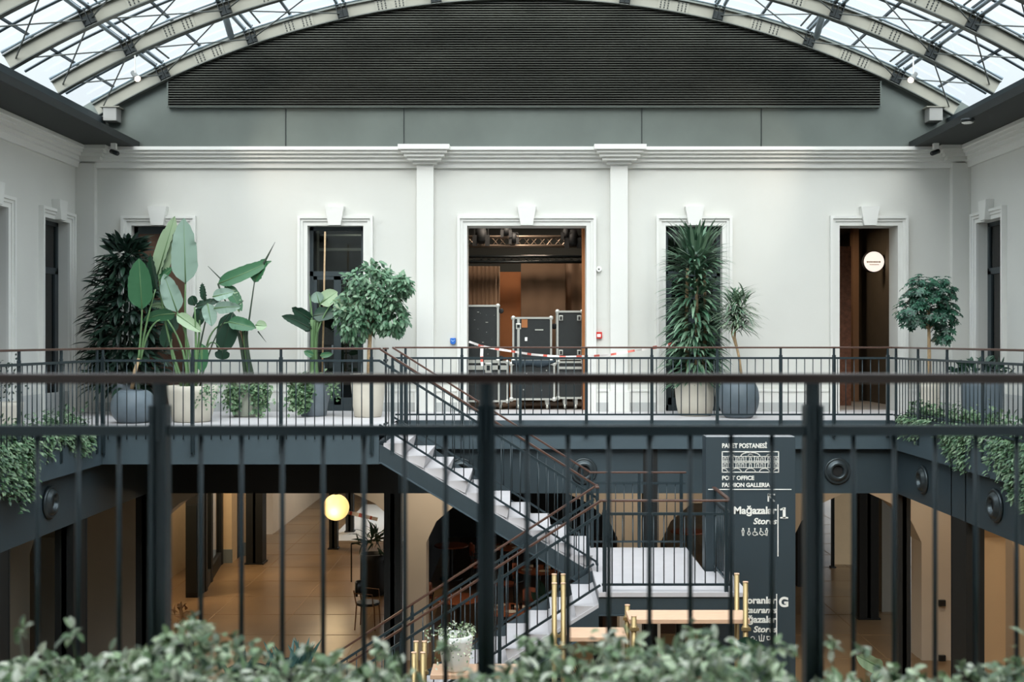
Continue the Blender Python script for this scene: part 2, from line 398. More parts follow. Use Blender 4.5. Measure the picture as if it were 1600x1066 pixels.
def make_arch():
    y = 0.0
    root = empty('roof_arch', (0, 18.15, 0))
    yy = 18.15; A = [(-30.5 + 61 * j / 60) for j in range(61)]
    def band(mb, r0, r1, y0, y1):
        b = len(mb.v)
        for a in A:
            for r, y_ in ((r0, y0), (r0, y1), (r1, y1), (r1, y0)): mb.v.append(tuple(arc(r, a, y_)))
        for j in range(60):
            for k in range(4): mb.f.append((b + 4 * j + k, b + 4 * j + (k + 1) % 4, b + 4 * j + 4 + (k + 1) % 4, b + 4 * j + 4 + k))
        mb.f.append((b, b + 1, b + 2, b + 3)); e = b + 240; mb.f.append((e, e + 1, e + 2, e + 3))
    m = MB(); band(m, R0 + .015, R0 + .2, yy - .012, yy + .012); m.build('web', M_ARCH, root)
    m = MB(); band(m, R0, R0 + .015, yy - .05, yy + .05); m.build('lower_flange', M_ARCHD, root)
    m = MB(); band(m, R0 + .2, R0 + .215, yy - .06, yy + .06); m.build('upper_flange', M_ARCHD, root)
    m = MB(); m.tube([arc(R0 + .265, a, yy - .02) for a in A], .024, 8); m.build('tube_rail', M_TUBE, root, smooth=True)
    for a in NODES:
        m = MB()
        for q in (-.17, .17): arcbox(m, a + q - .13, a + q + .13, R0 + .03, R0 + .15, yy - .05, yy - .014)
        for q in (-.34, 0, .34): arcbox(m, a + q - .025, a + q + .025, R0 + .015, R0 + .26, yy - .07, yy - .012)
        for q in (-.24, .24): m.bar(arc(R0 + .2, a + q, yy), arc(R0 + .32, a + q, yy), .03, .05)
        m.build('gusset', M_DARKM, root)
    for a in [x + 3.3 for x in NODES[::1]][:-1]:
        m = MB(); arcbox(m, a - 1.05, a + 1.05, R0 + .025, R0 + .19, yy - .024, yy - .013)
        nf = len(m.f)
        for da in (-.85, -.6, -.35, .35, .6, .85):
            for rr in (.05, .09, .13, .17):
                m.lathe([(.011, 0), (.011, -.012)], arc(R0 + rr, a + da, yy - .026), 6, 'y')
        pl = m.build('splice_plate', M_ARCH, root); pl.data.materials.append(M_DARKM)
        for pf in pl.data.polygons[nf:]: pf.material_index = 1
    return root
arch0 = make_arch()
YA = [18.4, 16.8, 15.25, 13.8, 12.35, 10.9, 9.45]
ORD = ['against the dark gable wall', 'second from the gable wall', 'third from the gable wall', 'fourth from the gable wall', 'fifth from the gable wall', 'sixth from the gable wall', 'seventh from the gable wall']
for i, y in enumerate(YA):
    o = arch0 if i == 0 else copy_tree(arch0); o.location.y = y
    tag(o, 'cream and grey steel roof arch, ' + ORD[i], 'roof arch', 'steel arches under the glass roof')
# purlins at the nodes
for i, a in enumerate(NODES):
    e = empty('roof_purlin', arc(R0 + .36, a, 13.5), 'twin steel purlin running lengthwise under the glass, number %d from the left eave' % (i + 1), 'purlin', 'purlins of the glass roof')
    for s in (-.24, .24): MB().tube([arc(R0 + .27, a + s, 8.8), arc(R0 + .27, a + s, 18.3)], .03, 8).build('tube', M_TUBE, e, smooth=True)
for i, a in enumerate((-24.5, -18, 18.6, 25)):
    e = empty('roof_pipe', arc(R0 - .05, a, 13.5)); 
    MB().tube([arc(R0 + .28, a, 8.8), arc(R0 + .28, a, 18.3)], .016, 6).build('conduit', M_ARCHD, e)
    tag(e, 'thin grey conduit under the glass, ' + ('outer left', 'inner left', 'inner right', 'outer right')[i], 'conduit', 'conduits under the roof')
# cross bracing rods
nodesx = [-30] + NODES + [30]
for i in range(len(YA) - 2):
    for j in range(len(nodesx) - 1):
        if 3 <= j <= 6: continue
        a0, a1 = nodesx[j], nodesx[j + 1]; y0, y1 = YA[i], YA[i + 1]
        m = MB(); p, q, r_, s_ = arc(R0 + .1, a0, y0), arc(R0 + .1, a1, y1), arc(R0 + .1, a1, y0), arc(R0 + .1, a0, y1)
        m.tube([p, q], .011, 5); m.tube([r_, s_], .011, 5)
        o = m.build('bracing_rods', M_ARCHD)
        side = 'left' if j < 4 else 'right'; lvl = (j + 1) if j < 4 else (len(nodesx) - 1 - j)
        tag(o, 'crossed thin steel rods, %s bay %d up from the eave, %s' % (side, lvl, ('next to the gable', 'second row from the gable', 'third row from the gable', 'fourth row from the gable', 'fifth row from the gable')[i]), 'bracing', 'crossed bracing rods under the roof')
# near vertical light tubes of the vents
for px0, py0, px1, py1, nm in ((343, -6, 361, 57, 'left'), (1293, -6, 1276, 57, 'right')):
    o = MB().tube([P(px1, py1, 17.9), P(px0, py0, 16.9)], .055, 10).build('vent_strut', M_TUBE, smooth=True)
    tag(o, 'thick pale tube rising to the glass on the %s of the gable' % nm, 'strut')
# louvre
lo = empty('louvre_grille', (0, DW - .05, PZ(168, DW)), 'wide dark horizontal louvre filling the gable under the arch', 'louvre')
m = MB(); mb_ = MB(); z = PZ(167, DW); zt = CZ + 5.6; i = 0
xl, xr = PX(265, DW), PX(1373, DW)
def half(z):
    v = (R0 + .05) ** 2 - (z - ZC) ** 2
    return math.sqrt(v) if v > 0 else 0
while z < zt:
    h = half(z + .02); a, b = max(xl, -h + .05), min(xr, h - .05)
    if b - a > .3: m.prism([(DW - .075, z), (DW - .02, z + .002), (DW - .02, z + .006), (DW - .075, z + .011)], 'x', a, b)
    z += .0395
m.build('slats', M_LOUV, lo)
pts = [(xl, PZ(168, DW))] + [(xr, PZ(168, DW))]
for j in range(25):
    x = xr - (xr - xl) * j / 24; pts.append((x, ZC + math.sqrt((R0 + .02) ** 2 - x * x)))
MB().prism(pts, 'y', DW - .008, DW + .018).build('backing', M_LBACK, lo)
m = MB(); m.box(xl - .02, xl, DW - .08, DW + .01, PZ(168, DW), PZ(128, DW)); m.box(xr, xr + .02, DW - .08, DW + .01, PZ(168, DW), PZ(128, DW)); m.box(xl, xr, DW - .085, DW + .01, PZ(168, DW) - .012, PZ(168, DW)); m.build('frame', M_PANEL, lo)
# roof springing boxes, spot lamps, cameras, soffit lamp
for px, nm in ((173, 'left'), (1461, 'right')):
    e = empty('junction_box', P(px, 180, 18.0), 'white metal box at the foot of the %s roof arch' % nm, 'junction box')
    c = P(px, 179, 18.35); box(c.x - .11, c.x + .11, 18.3, 18.53, c.z - .11, c.z + .11).build('casing', mat('box_grey', (150, 150, 146), .6), e, bevel=.01)
    box(c.x - .16, c.x + .16, 18.28, 18.5, c.z + .11, c.z + .125).build('lid', M_ARCH, e)
M_SPOTE = mat('spot_lens', (255, 236, 214), .4, emis=(255, 226, 196), estr=4)
for px, py, nm, dx in ((211, 118, 'left', 1), (1427, 120, 'right', -1)):
    c = P(px, py, 16.7)
    e = empty('spotlight', c, 'small lit spotlight hanging from the %s roof arch' % nm, 'spotlight')
    aim = Vector((dx * .55, -.55, -.6)).normalized()
    MB().tube([c + Vector((0, 0, .3)), c + Vector((0, 0, .02))], .012, 6).build('stem', M_WHITEP, e)
    MB().tube([c - aim * .09, c + aim * .03, c + aim * .1], [.035, .042, .05], 14).build('housing', mat('lamp_grey', (120, 122, 120), .5), e, smooth=True)
    MB().tube([c + aim * .1, c + aim * .112], [.045, .043], 14).build('lens', M_SPOTE, e)
    d = Vector((dx * .35, .25, -.9)); q = (Vector((dx * 2.5, DW, CZ + 1)) - c)
    lamp('spot_lamp_' + nm, 'SPOT', c + aim * .16, 110, (1, .88, .74), .05, q.to_track_quat('-Z', 'Y').to_euler(), spot=R(95))
for px, nm, dx in ((178, 'left', 1), (1462, 'right', -1)):
    c = P(px, 236, 18.0); e = empty('security_camera', c, 'small dark camera under the eave at the %s end of the cornice' % nm, 'security camera')
    box(c.x - .04, c.x + .04, c.y - .04, c.y + .04, c.z + .03, CZ + 3.156).build('mount', M_WHITEP, e)
    MB().tube([c + Vector((-dx * .05, .02, 0)), c + Vector((dx * .08, -.06, -.05))], .038, 12).build('body', M_DARKM, e, smooth=True)
    MB().tube([c + Vector((dx * .08, -.06, -.05)), c + Vector((dx * .092, -.068, -.056))], .028, 12).build('lens', M_RUB, e)
c = P(1512, 208, 16.0)
e = empty('ceiling_lamp', (6.9, 15.4, CZ + 3.155), 'round flat lamp under the dark eave on the right', 'ceiling lamp')
MB().lathe([(.09, 0), (.1, -.03), (.07, -.05)], (c.x, c.y, CZ + 3.155), 20).build('rim', M_DARKM, e, smooth=True)
MB().lathe([(.085, -.051), (.06, -.065)], (c.x, c.y, CZ + 3.155), 20).build('diffuser', M_WHITEP, e, smooth=True)

# ================================================================== edge beams, lower beams, columns
def beam(name, mb, m, label):
    o = mb.build(name, m); tag(o, label, 'beam'); return o
struct('trim_fascia_bridge', box(VL - .1, BX, DB, DB + .1, FB, FL - .005), M_FASC, 'deep blue-grey edge beam of the left landing bridge')
struct('trim_fascia_back', box(BX, VR + .1, DG, DG + .1, FB, FL - .005), M_FASC, 'blue-grey edge beam of the far gallery')
struct('trim_fascia_left', box(VL - .1, VL, 3.4, DB, FB, FL - .005), M_FASC, 'blue-grey edge beam of the left gallery')
struct('trim_fascia_right', box(VR, VR + .1, 3.4, DG, FB, FL - .005), M_FASC, 'blue-grey edge beam of the right gallery')
struct('trim_fascia_bridge_end', box(BX - .1, BX, DB + .1, DG + .1, FB, FL - .005), M_FASC, 'end face of the landing bridge')
struct('trim_fascia_near', box(-7, 7, 3.34, 3.42, FB, FL - .005), M_FASC, 'edge beam of the near gallery')
struct('trim_lower_beam_back', box(BX, 5.6, DG + .12, DG + .35, LB, FB + .12), M_LBEAM, 'lower blue-grey beam with round vents under the far gallery')
struct('trim_lower_beam_bridge', box(VL - .2, BX, DG + .12, DG + .35, LB, FB + .12), M_BLACK, 'lower beam under the landing bridge, its shade painted black')  # same steel beam as the far one; shade under the bridge painted black
struct('trim_lower_beam_left', box(-5.85, -5.62, 3.4, DG + .12, LB, FB + .12), M_LBEAM, 'lower beam under the left gallery')
struct('trim_lower_beam_right', box(5.5, 5.73, 3.4, DG + .12, LB, FB + .12), M_LBEAM, 'lower beam under the right gallery')
def column(x0, x1, y0, y1, z1, label, z0=0):
    e = empty('steel_column', ((x0 + x1) / 2, (y0 + y1) / 2, z0), label, 'column', 'black steel columns of the ground storey')
    t = .03 if x1 - x0 > .1 else .015; g = MB(); g.box(x0, x1, y0, y0 + t, z0, z1); g.box(x0, x1, y1 - t, y1, z0, z1); g.box((x0 + x1) / 2 - t, (x0 + x1) / 2 + t, y0, y1, z0, z1)
    g.box(x0 + .005, x1 - .005, y0 + .01, y1 - .01, z0, z1); g.build('shaft', M_BLACK, e)
    box(x0 - .03, x1 + .03, y0 - .03, y1 + .03, z0, z0 + .03).build('base_plate', M_BLACK, e)
    return e
Yc = DG + .12
column(PX(600, Yc), PX(626, Yc), Yc, Yc + .24, LB, 'black steel column under the right end of the landing bridge')
column(PX(212, Yc), PX(238, Yc), Yc, Yc + .24, LB, 'black steel column in the far left corner of the void')
column(PX(1005, Yc), PX(1027, Yc), Yc - .02, Yc + .22, FB, 'black steel column behind the stair landing')
column(PX(1404, Yc), PX(1423, Yc), Yc, Yc + .24, LB, 'black steel column in the far right corner of the void')
column(5.5, 5.73, 14.0, 14.5, FB, 'black steel column beneath the right gallery beam, beside the lit walls')
column(-5.85, -5.62, 13.9, 14.35, LB, 'black steel column beneath the left gallery beam')
column(5.5, 5.73, 11.55, 11.75, LB, 'black steel column at the right edge of the picture')
column(-5.85, -5.62, 11.9, 12.2, LB, 'black steel column at the left edge of the picture')
for y in (9, 6): 
    column(5.5, 5.73, y, y + .2, LB, 'black steel column nearer the viewer on the right'); column(-5.85, -5.62, y, y + .2, LB, 'black steel column nearer the viewer on the left')

def vent(c, axis, sgn, label):
    e = empty('air_nozzle', c, label, 'vent', 'round air nozzles on the lower beams')
    pr = [(.195, 0), (.2, .02), (.18, .045), (.165, .03), (.155, .035), (.13, .07), (.1, .08), (.085, .06), (.08, .0)]
    pr = [(r, z * sgn) for r, z in pr]
    MB().lathe(pr, c, 32, axis).build('ring', mat('nozzle_metal', (66, 74, 77), .28, metal=.5), e, smooth=True)
    off = Vector((0, .01 * sgn, 0)) if axis == 'y' else Vector((.01 * sgn, 0, 0))
    MB().lathe([(.078, .0), (.076, .012 * sgn)], c + off * 1.5, 24, axis).build('throat', M_RUB, e)
for px, lb in ((721, 'round black air nozzle half hidden by the upper stair flight'), (912, 'round black air nozzle behind the foot of the upper flight handrail'), (1308, 'round black air nozzle on the far beam right of the sign pillar')):
    vent(P(px, 736, DG + .12), 'y', -1, lb)
for y, lb in ((1750 * 5.5 / 621, 'round black air nozzle on the right beam, the farther one'), (1750 * 5.5 / 735, 'round black air nozzle on the right beam, the nearer one')):
    vent(Vector((5.5, y, PZ(750, 1750 * 5.5 / 621))), 'x', -1, lb)
vent(Vector((-5.62, 1750 * 5.62 / 745, PZ(785, 1750 * 5.62 / 745))), 'x', 1, 'round black air nozzle on the left beam')

# ================================================================== railings
SP_H = []
def railing(name, pts, label, posts, zf=None, spin=.1214, post_lo=-.27, hw=.05, spr=.007, bottom=True, group=None, parent=None, phase=0.0, top_z=1.07, sub_z=.915, post_t=.05, detail=True, hh=.026, wood=None):
    """straight balustrade between two floor points (x,y,z); posts = distances along it"""
    a, b = Vector(pts[0]), Vector(pts[1]); d = b - a; L = Vector((d.x, d.y, 0)).length; sl = d.z / L
    u = Vector((d.x, d.y, 0)).normalized(); nrm = Vector((-u.y, u.x, 0))
    def at(t, z): return Vector((a.x + u.x * t, a.y + u.y * t, a.z + sl * t + z))
    if parent is None: root = empty(name, a, label, 'railing', group)
    else: root = None
    m = MB(); m.bar(at(0, sub_z), at(L, sub_z), .035, .03)
    if bottom: m.bar(at(0, .085), at(L, .085), .03, .025)
    fr = m.build('rail_bars' if root else 'balustrade', M_RAIL, root or parent)
    sub = root or fr
    MB().bar(at(-.01, top_z), at(L + .01, top_z), hw, hh).build('handrail', wood or M_WOOD, sub, bevel=.006)
    m0 = None
    for t in posts:
        if m0 is None:
            p = at(t, 0); m = MB()
            m.tube([p + Vector((0, 0, sub_z - .03)), p + Vector((0, 0, top_z - .012))], post_t * .36, 10)
            for s in (-1, 1):
                c = p + nrm * 0 ; q0 = c + u * s * post_t * .3 + Vector((0, 0, post_lo)); q1 = c + u * s * post_t * .3 + Vector((0, 0, sub_z + (.075 if post_t > .055 else .045)))
                m.bar(q0, q1, .014 if post_t < .07 else .02, post_t * .9)
            m.bar(p + Vector((0, 0, post_lo + .02)), p + Vector((0, 0, sub_z + .02)), post_t * .4, post_t * .5)
            m0 = m.build('post', M_RAIL, sub); t0 = t
        else:
            dlt = at(t, 0) - at(t0, 0); shared('post', m0, sub, m0.location + dlt)
    m1 = None; t = phase if phase > 0 else spin
    zlo = .085 if bottom else -.1
    while t < L - .02:
        if all(abs(t - q) > spin * .35 for q in posts):
            if m1 is None:
                m1 = MB().tube([at(t, zlo), at(t, sub_z)], spr, 6).build('spindle', M_RAIL, sub, smooth=True); t1 = t
            else:
                shared('spindle', m1, sub, m1.location + (at(t, 0) - at(t1, 0)))
        t += spin
    return sub
# near railing
n0 = -1.0895 - 2 * .9712
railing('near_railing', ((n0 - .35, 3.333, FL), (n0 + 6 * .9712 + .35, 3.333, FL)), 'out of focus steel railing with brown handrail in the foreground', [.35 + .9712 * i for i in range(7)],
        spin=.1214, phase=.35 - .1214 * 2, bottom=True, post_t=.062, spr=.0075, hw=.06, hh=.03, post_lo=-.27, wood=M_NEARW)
# bridge railing (front left)
L1 = BX - VL
railing('gallery_railing', ((VL, DB - .035, FL), (BX + .02, DB - .035, FL)), 'steel railing with brown handrail along the left landing bridge',
        [.02, PX(302, DB) - VL, PX(440, DB) - VL, PX(581, DB) - VL], spin=.121, phase=.085, post_lo=-.29, bottom=False, group=None)
# far right railing
railing('gallery_railing', ((PX(618, DG), DG - .035, FL), (VR, DG - .035, FL)), 'steel railing with brown handrail along the far gallery right of the stair',
        [PX(634, DG) - PX(618, DG)] + [PX(p, DG) - PX(618, DG) for p in (722, 813, 916, 1018, 1120, 1219, 1302, 1386)], spin=.121, phase=.09, post_lo=-.25)
railing('gallery_railing', ((VL, DB - .1, FL), (VL, 9.0, FL)), 'steel railing along the left gallery edge', [1.1 * k + .08 for k in range(5)], spin=.1222, post_lo=-.27, bottom=False)
railing('gallery_railing', ((VR, DG - .1, FL), (VR, 8.6, FL)), 'steel railing along the right gallery edge', [.08, 1.0, 2.06, 3.18, 4.31, 5.4, 6.5], spin=.1214, post_lo=-.27)
railing('gallery_railing', ((BX + .06, DB + .1, FL), (BX + .06, DB + .35, FL)), 'short steel railing piece beside the top of the stair', [.12], spin=.1)

# ================================================================== stair
sx0 = -1.85; going = .27; nU = 11; riseU = (FL - LAND) / nU
st = empty('staircase', (0.9, 14.5, 0), 'blue-grey steel staircase of two flights with pale treads and a mid landing', 'staircase')
y0, y1 = DB + .04, 16.0
# top nosing slab
t0 = box(BX, sx0, y0, y1, FL - .05, FL).build('tread', M_TREAD, st)
for i in range(1, nU):
    x = sx0 + going * (i - 1); z = FL - riseU * i
    m = MB().prism([(x, z), (x + going + .015, z), (x + going - .02, z - riseU), (x, z - .04)], 'y', y0 + .03, y1 - .03)
    m.build('tread', M_TREAD, st)
xe = sx0 + going * (nU - 1)
def soffit(x0, z0, x1, z1, ya, yb, dep=.075):
    MB().prism([(x0, z0), (x1, z1), (x1, z1 - dep), (x0, z0 - dep)], 'y', ya, yb).build('stair_slab', M_TREAD, st)
def stringer(x0, z0, x1, z1, ya, yb, dep=.27, up=.02, flat0=.0, flat1=.0):
    poly = [(x0 - flat0, z0 + up), (x0, z0 + up), (x1, z1 + up), (x1 + flat1, z1 + up), (x1 + flat1, z1 - dep), (x1, z1 - dep), (x0, z0 - dep), (x0 - flat0, z0 - dep)]
    o = MB().prism(poly, 'y', ya, yb).build('stringer', M_STEEL, st)
    g = MB(); g.bar((x0 - flat0, (ya + yb) / 2, z0 - dep - .008), (x0, (ya + yb) / 2, z0 - dep - .008), .09, .016); g.bar((x0, (ya + yb) / 2, z0 - dep - .008), (x1, (ya + yb) / 2, z1 - dep - .008), .09, .016)
    g.build('flange', M_FASC, o)
zU0 = FL - riseU * .9; zU1 = LAND + riseU * .1
soffit(sx0, FL - riseU - .03, xe, LAND - .03 , y0, y1 - .04)
stringer(sx0 - .02, FL - .2, xe - .02, LAND - .06, y0 - .02, y0 + .02, flat0=.12, dep=.2, flat1=.1)
stringer(sx0 + .02, FL - .06, xe + .02, LAND - .06, y1 - .03, y1 + .01, flat0=.1, dep=.26, flat1=.1)
# landing
lx0, lx1, ly0, ly1 = xe, 2.6, 13.1, 15.95
g = MB(); g.prism([(lx0, ly0), (lx1, ly0), (lx1, 14.3), (2.28, 14.3), (2.28, ly1), (lx0, ly1)], 'z', LAND - .05, LAND); g.build('landing_slab', M_TREAD, st)
g = MB(); g.box(lx0, lx1 - .02, ly0 + .02, ly0 + .07, LAND - .26, LAND - .05); g.box(lx0, lx0 + .05, ly0 + .07, ly1 - .02, LAND - .26, LAND - .05); g.box(lx0, 2.26, ly1 - .07, ly1 - .02, LAND - .26, LAND - .05); g.box(lx1 - .07, lx1 - .02, ly0 + .07, 14.28, LAND - .26, LAND - .05)
g.box(lx0, lx1 - .02, ly0 + .0, ly0 + .1, LAND - .275, LAND - .26); g.box(lx0 + .05, lx1 - .1, ly0 + .1, 14.25, LAND - .2, LAND - .19)
g.build('landing_frame', M_STEEL, st)
g = MB(); g.box(lx0 + .1, lx0 + .22, ly1 - .3, ly1 - .18, 0, LAND - .26); g.box(2.1, 2.22, ly1 - .3, ly1 - .18, 0, LAND - .26); g.build('landing_post', M_BLACK, st)
# lower flight, descending to the left in front
nL = 14; riseL = LAND / nL; lya, lyb = 13.12, 14.36
for i in range(1, nL):
    x = xe - going * i; z = LAND - riseL * i
    m = MB().prism([(x - .015, z), (x + going, z), (x + going, z - .04), (x + .02, z - riseL)], 'y', lya + .03, lyb - .03)
    m.build('tread', M_TREAD, st)
xb = xe - going * (nL - 1)
g = lambda ya, yb: stringer(xb - .02, riseL - .03, xe - .0, LAND - .03, ya, yb, dep=.27)
soffit(xb, .03, xe, LAND - riseL + .03, lya, lyb - .04, .09); stringer(xb, riseL - .2, xe, LAND - .2, lya - .01, lya + .03, dep=.2); stringer(xb, riseL - .02, xe, LAND - .02, lyb - .03, lyb + .01, dep=.28)
def srail(a, b, posts, **k): return railing('', (a, b), '', posts, parent=st, bottom=True, post_lo=k.pop('post_lo', -.2), **k)
Lr = xe - sx0
srail((sx0 - .05, y0, FL), (xe + .06, y0, LAND), [.17, 1.42, 2.7])
srail((sx0 - .05, y1, FL), (xe + .06, y1, LAND), [.12, 1.42, 2.7])
srail((xb, lya, riseL * .4), (xe + .02, lya, LAND), [.1, 1.2, 2.35])
srail((xb, lyb, riseL * .4), (xe + .02, lyb, LAND), [.1, 1.2, 2.35])
srail((xe + .04, 13.15, LAND), (2.4, 13.15, LAND), [.03, 1.46])
srail((2.4, 13.15, LAND), (2.4, 14.3, LAND), [1.1])
srail((xe + .06, ly1, LAND), (2.27, ly1, LAND), [.03, .7, 1.3])
srail((xe + .06, lyb - .05, LAND), (xe + .06, y0 + .05, LAND), [.0])

# ================================================================== sign pillar with its lettering
SDp = 14.35
sg = empty('sign_pillar', (PX(1173, SDp), SDp, 0), 'tall blue-grey directory pillar with white lettering beside the stair landing', 'sign')
box(PX(1103, SDp), PX(1243, SDp), SDp, SDp + .3, 0, PZ(683, SDp)).build('body', M_SIGN, sg, bevel=.004)
box(PX(1103, SDp) + .01, PX(1243, SDp) - .01, SDp + .01, SDp + .29, PZ(683, SDp), PZ(683, SDp) + .004).build('lit_top', mat('lit_top_tone', (214, 214, 216), .5), sg)  # top face of the pillar, painted pale to look lit from above
def text(s, px, py, hpx, name='lettering', align='LEFT', shear=0, bold=.006, D=SDp, m=M_TEXT, parent=sg, wpx=None):
    """py = baseline; hpx = cap height; wpx = full width to fit"""
    cu = bpy.data.curves.new(name, 'FONT'); cu.body = s; cu.align_x = align; cu.shear = shear; cu.extrude = .003; cu.offset = bold
    cap = .729; cu.size = hpx * D / F / cap
    o = bpy.data.objects.new(name, cu); COL.objects.link(o); bpy.context.view_layer.update()
    dep = bpy.context.evaluated_depsgraph_get(); me = bpy.data.meshes.new_from_object(o.evaluated_get(dep))
    w_ = o.dimensions.x; COL.objects.unlink(o); bpy.data.objects.remove(o)
    k = (wpx * D / F / w_) if wpx and w_ else 1
    p = P(px, py, D - .003); off = Vector((0, 0, 0)); q = parent
    while q is not None: off += q.location; q = q.parent
    for v in me.vertices:
        x, y_, z = v.co; v.co = Vector((p.x + x * k, p.y - z, p.z + y_)) - off
    me.materials.clear(); me.materials.append(m)
    ob = bpy.data.objects.new(name, me); COL.objects.link(ob); ob.parent = parent; return ob
text('PAKET POSTANESİ', 1128, 700, 7.2, bold=.0022, wpx=70)
text('POST OFFICE', 1128, 750, 6.4, bold=.0022, wpx=50)
text('FASHION GALLERIA', 1128, 761, 6.4, bold=.0022, wpx=75)
text('Mağazalar', 1213, 803, 11.5, align='RIGHT', bold=.004, wpx=67)
text('Stores', 1213, 819, 9.5, align='RIGHT', shear=.25, bold=.003, wpx=37)
text('Restoranlar', 1213, 943, 10.5, align='RIGHT', bold=.004, wpx=74)
text('Restaurants', 1213, 958, 9.5, align='RIGHT', shear=.25, bold=.003, wpx=70)
text('Mağazalar', 1213, 973, 10.5, align='RIGHT', bold=.004, wpx=64)
text('Stores', 1213, 988, 9.5, align='RIGHT', shear=.25, bold=.003, wpx=37)
text('G', 1217, 948, 15, bold=.007)
def flat(mb, pts, wpx, D=SDp - .004):
    for (a, b), (c, d) in zip(pts[:-1], pts[1:]):
        mb.bar(P(a, b, D), P(c, d, D), .006, wpx * D / F) if abs(a - c) < .01 and False else mb.prism([(q.x, q.z) for q in ribbon((a, b), (c, d), wpx, D)], 'y', D - .003, D + .003)
def ribbon(p, q, w_, D):
    dx, dy = q[0] - p[0], q[1] - p[1]; L = math.hypot(dx, dy) or 1; nx, ny = -dy / L * w_ / 2, dx / L * w_ / 2; ex, ey = dx / L * w_ / 2 * .8, dy / L * w_ / 2 * .8
    return [P(p[0] - ex + nx, p[1] - ey + ny, D), P(q[0] + ex + nx, q[1] + ey + ny, D), P(q[0] + ex - nx, q[1] + ey - ny, D), P(p[0] - ex - nx, p[1] - ey - ny, D)]
m = MB()
flat(m, [(1128.5, 706), (1216.5, 706), (1216.5, 738), (1128.5, 738), (1128.5, 706)], 1.4)
for y in (713.5, 720.8, 723, 731): flat(m, [(1129, y), (1216, y)], 1.0)
for x in (1137.5, 1150, 1165.5, 1179, 1195.5, 1208.5):
    flat(m, [(x, 713), (x, 721)], 1.0); flat(m, [(x, 723), (x, 731)], 1.0)
def door_(x, y): flat(m, [(x - 1.6, y + 6), (x - 1.6, y), (x + 1.6, y), (x + 1.6, y + 6)], .85)
for x in (1133, 1144, 1154.5, 1160.5, 1172.5, 1184, 1190.5, 1201.5, 1212.5):
    door_(x, 715.5); door_(x, 725)
def arcpts(cx, cy, rx, ry, a0=180, a1=360, n_=8): return [(cx + rx * math.cos(R(a0 + (a1 - a0) * i / n_)), cy + ry * math.sin(R(a0 + (a1 - a0) * i / n_))) for i in range(n_ + 1)]
flat(m, arcpts(1172.5, 713, 15, 6), 1.5); flat(m, arcpts(1172.5, 714, 4, 4), 1.4); flat(m, arcpts(1201.5, 714, 4, 3.4), 1.4); flat(m, arcpts(1143.5, 714, 4, 3.4), 1.4)
for c_ in (1129, 1150.5, 1172.5, 1194.5, 1216): flat(m, [p for p in arcpts(c_, 738, 8, 6) if 1128 <= p[0] <= 1217] , 1.3)
m.build('building_emblem', M_TEXT, sg)
m = MB(); flat(m, [(1107, 765), (1236, 765)], 1.3); flat(m, [(1215.5, 789), (1215.5, 869)], 1.5); flat(m, [(1213.5, 929), (1213.5, 1006)], 1.5); m.build('divider_lines', M_TEXT, sg)
m = MB(); flat(m, [(1225.2, 795), (1225.2, 809)], 4.4); flat(m, [(1220, 809.2), (1230.5, 809.2)], 2.2); flat(m, [(1220, 796.5), (1224, 795)], 2.6); m.build('lettering', M_TEXT, sg)
m = MB(); flat(m, [(1200.5, 783), (1200.5, 773), (1210, 773)], 2.4); flat(m, [(1201, 774), (1209, 783)], 2.6); m.build('arrow', M_TEXT, sg)
def icons(x0, y0, parent):
    m = MB()
    def disc(x, y, r): m.prism([(P(x + r * math.cos(t * math.pi / 5), y + r * math.sin(t * math.pi / 5), SDp).x, P(x, y + r * math.sin(t * math.pi / 5), SDp).z) for t in range(10)], 'y', SDp - .007, SDp - .001)
    for i, k in enumerate(('man', 'woman', 'wheel', 'baby', 'man')):
        x = x0 + i * 9.2
        disc(x, y0 - 10.5, 1.3)
        if k == 'man': flat(m, [(x - 1.9, y0 - 8), (x + 1.9, y0 - 8), (x + .9, y0 - 3), (x + .9, y0), (x - .9, y0), (x - .9, y0 - 3), (x - 1.9, y0 - 8)], 1)
        elif k == 'woman': flat(m, [(x, y0 - 8.4), (x + 2.3, y0 - 3), (x, y0), (x - 2.3, y0 - 3), (x, y0 - 8.4)], 1)
        elif k == 'wheel': flat(m, arcpts(x, y0 - 3, 3.4, 3, 20, 290), 1.1); flat(m, [(x, y0 - 9), (x, y0 - 5), (x + 3, y0 - 5), (x + 4.5, y0 - 1)], 1.1)
        else: flat(m, [(x, y0 - 8.4), (x - 2, y0 - 3), (x + 2, y0), (x + 4, y0 - 2), (x + 8, y0 - 1.5)], 1.2); flat(m, [(x, y0 - 8), (x + 4, y0 - 4)], 1)
    return m.build('pictograms', M_TEXT, parent)
icons(1161, 837, sg)
m = MB(); flat(m, arcpts(1176, 998, 3, 3, 0, 360), 1.2); flat(m, [(1172, 1001), (1182, 1001)], 1.2)
flat(m, [(1186, 994), (1187, 1002), (1193, 1002), (1194, 994)], 1.3); flat(m, [(1190, 992), (1190, 1001)], 1.2); flat(m, [(1198, 995), (1204, 995), (1203, 1000), (1199, 1000), (1198, 995)], 1.2)
m.build('pictograms', M_TEXT, sg)

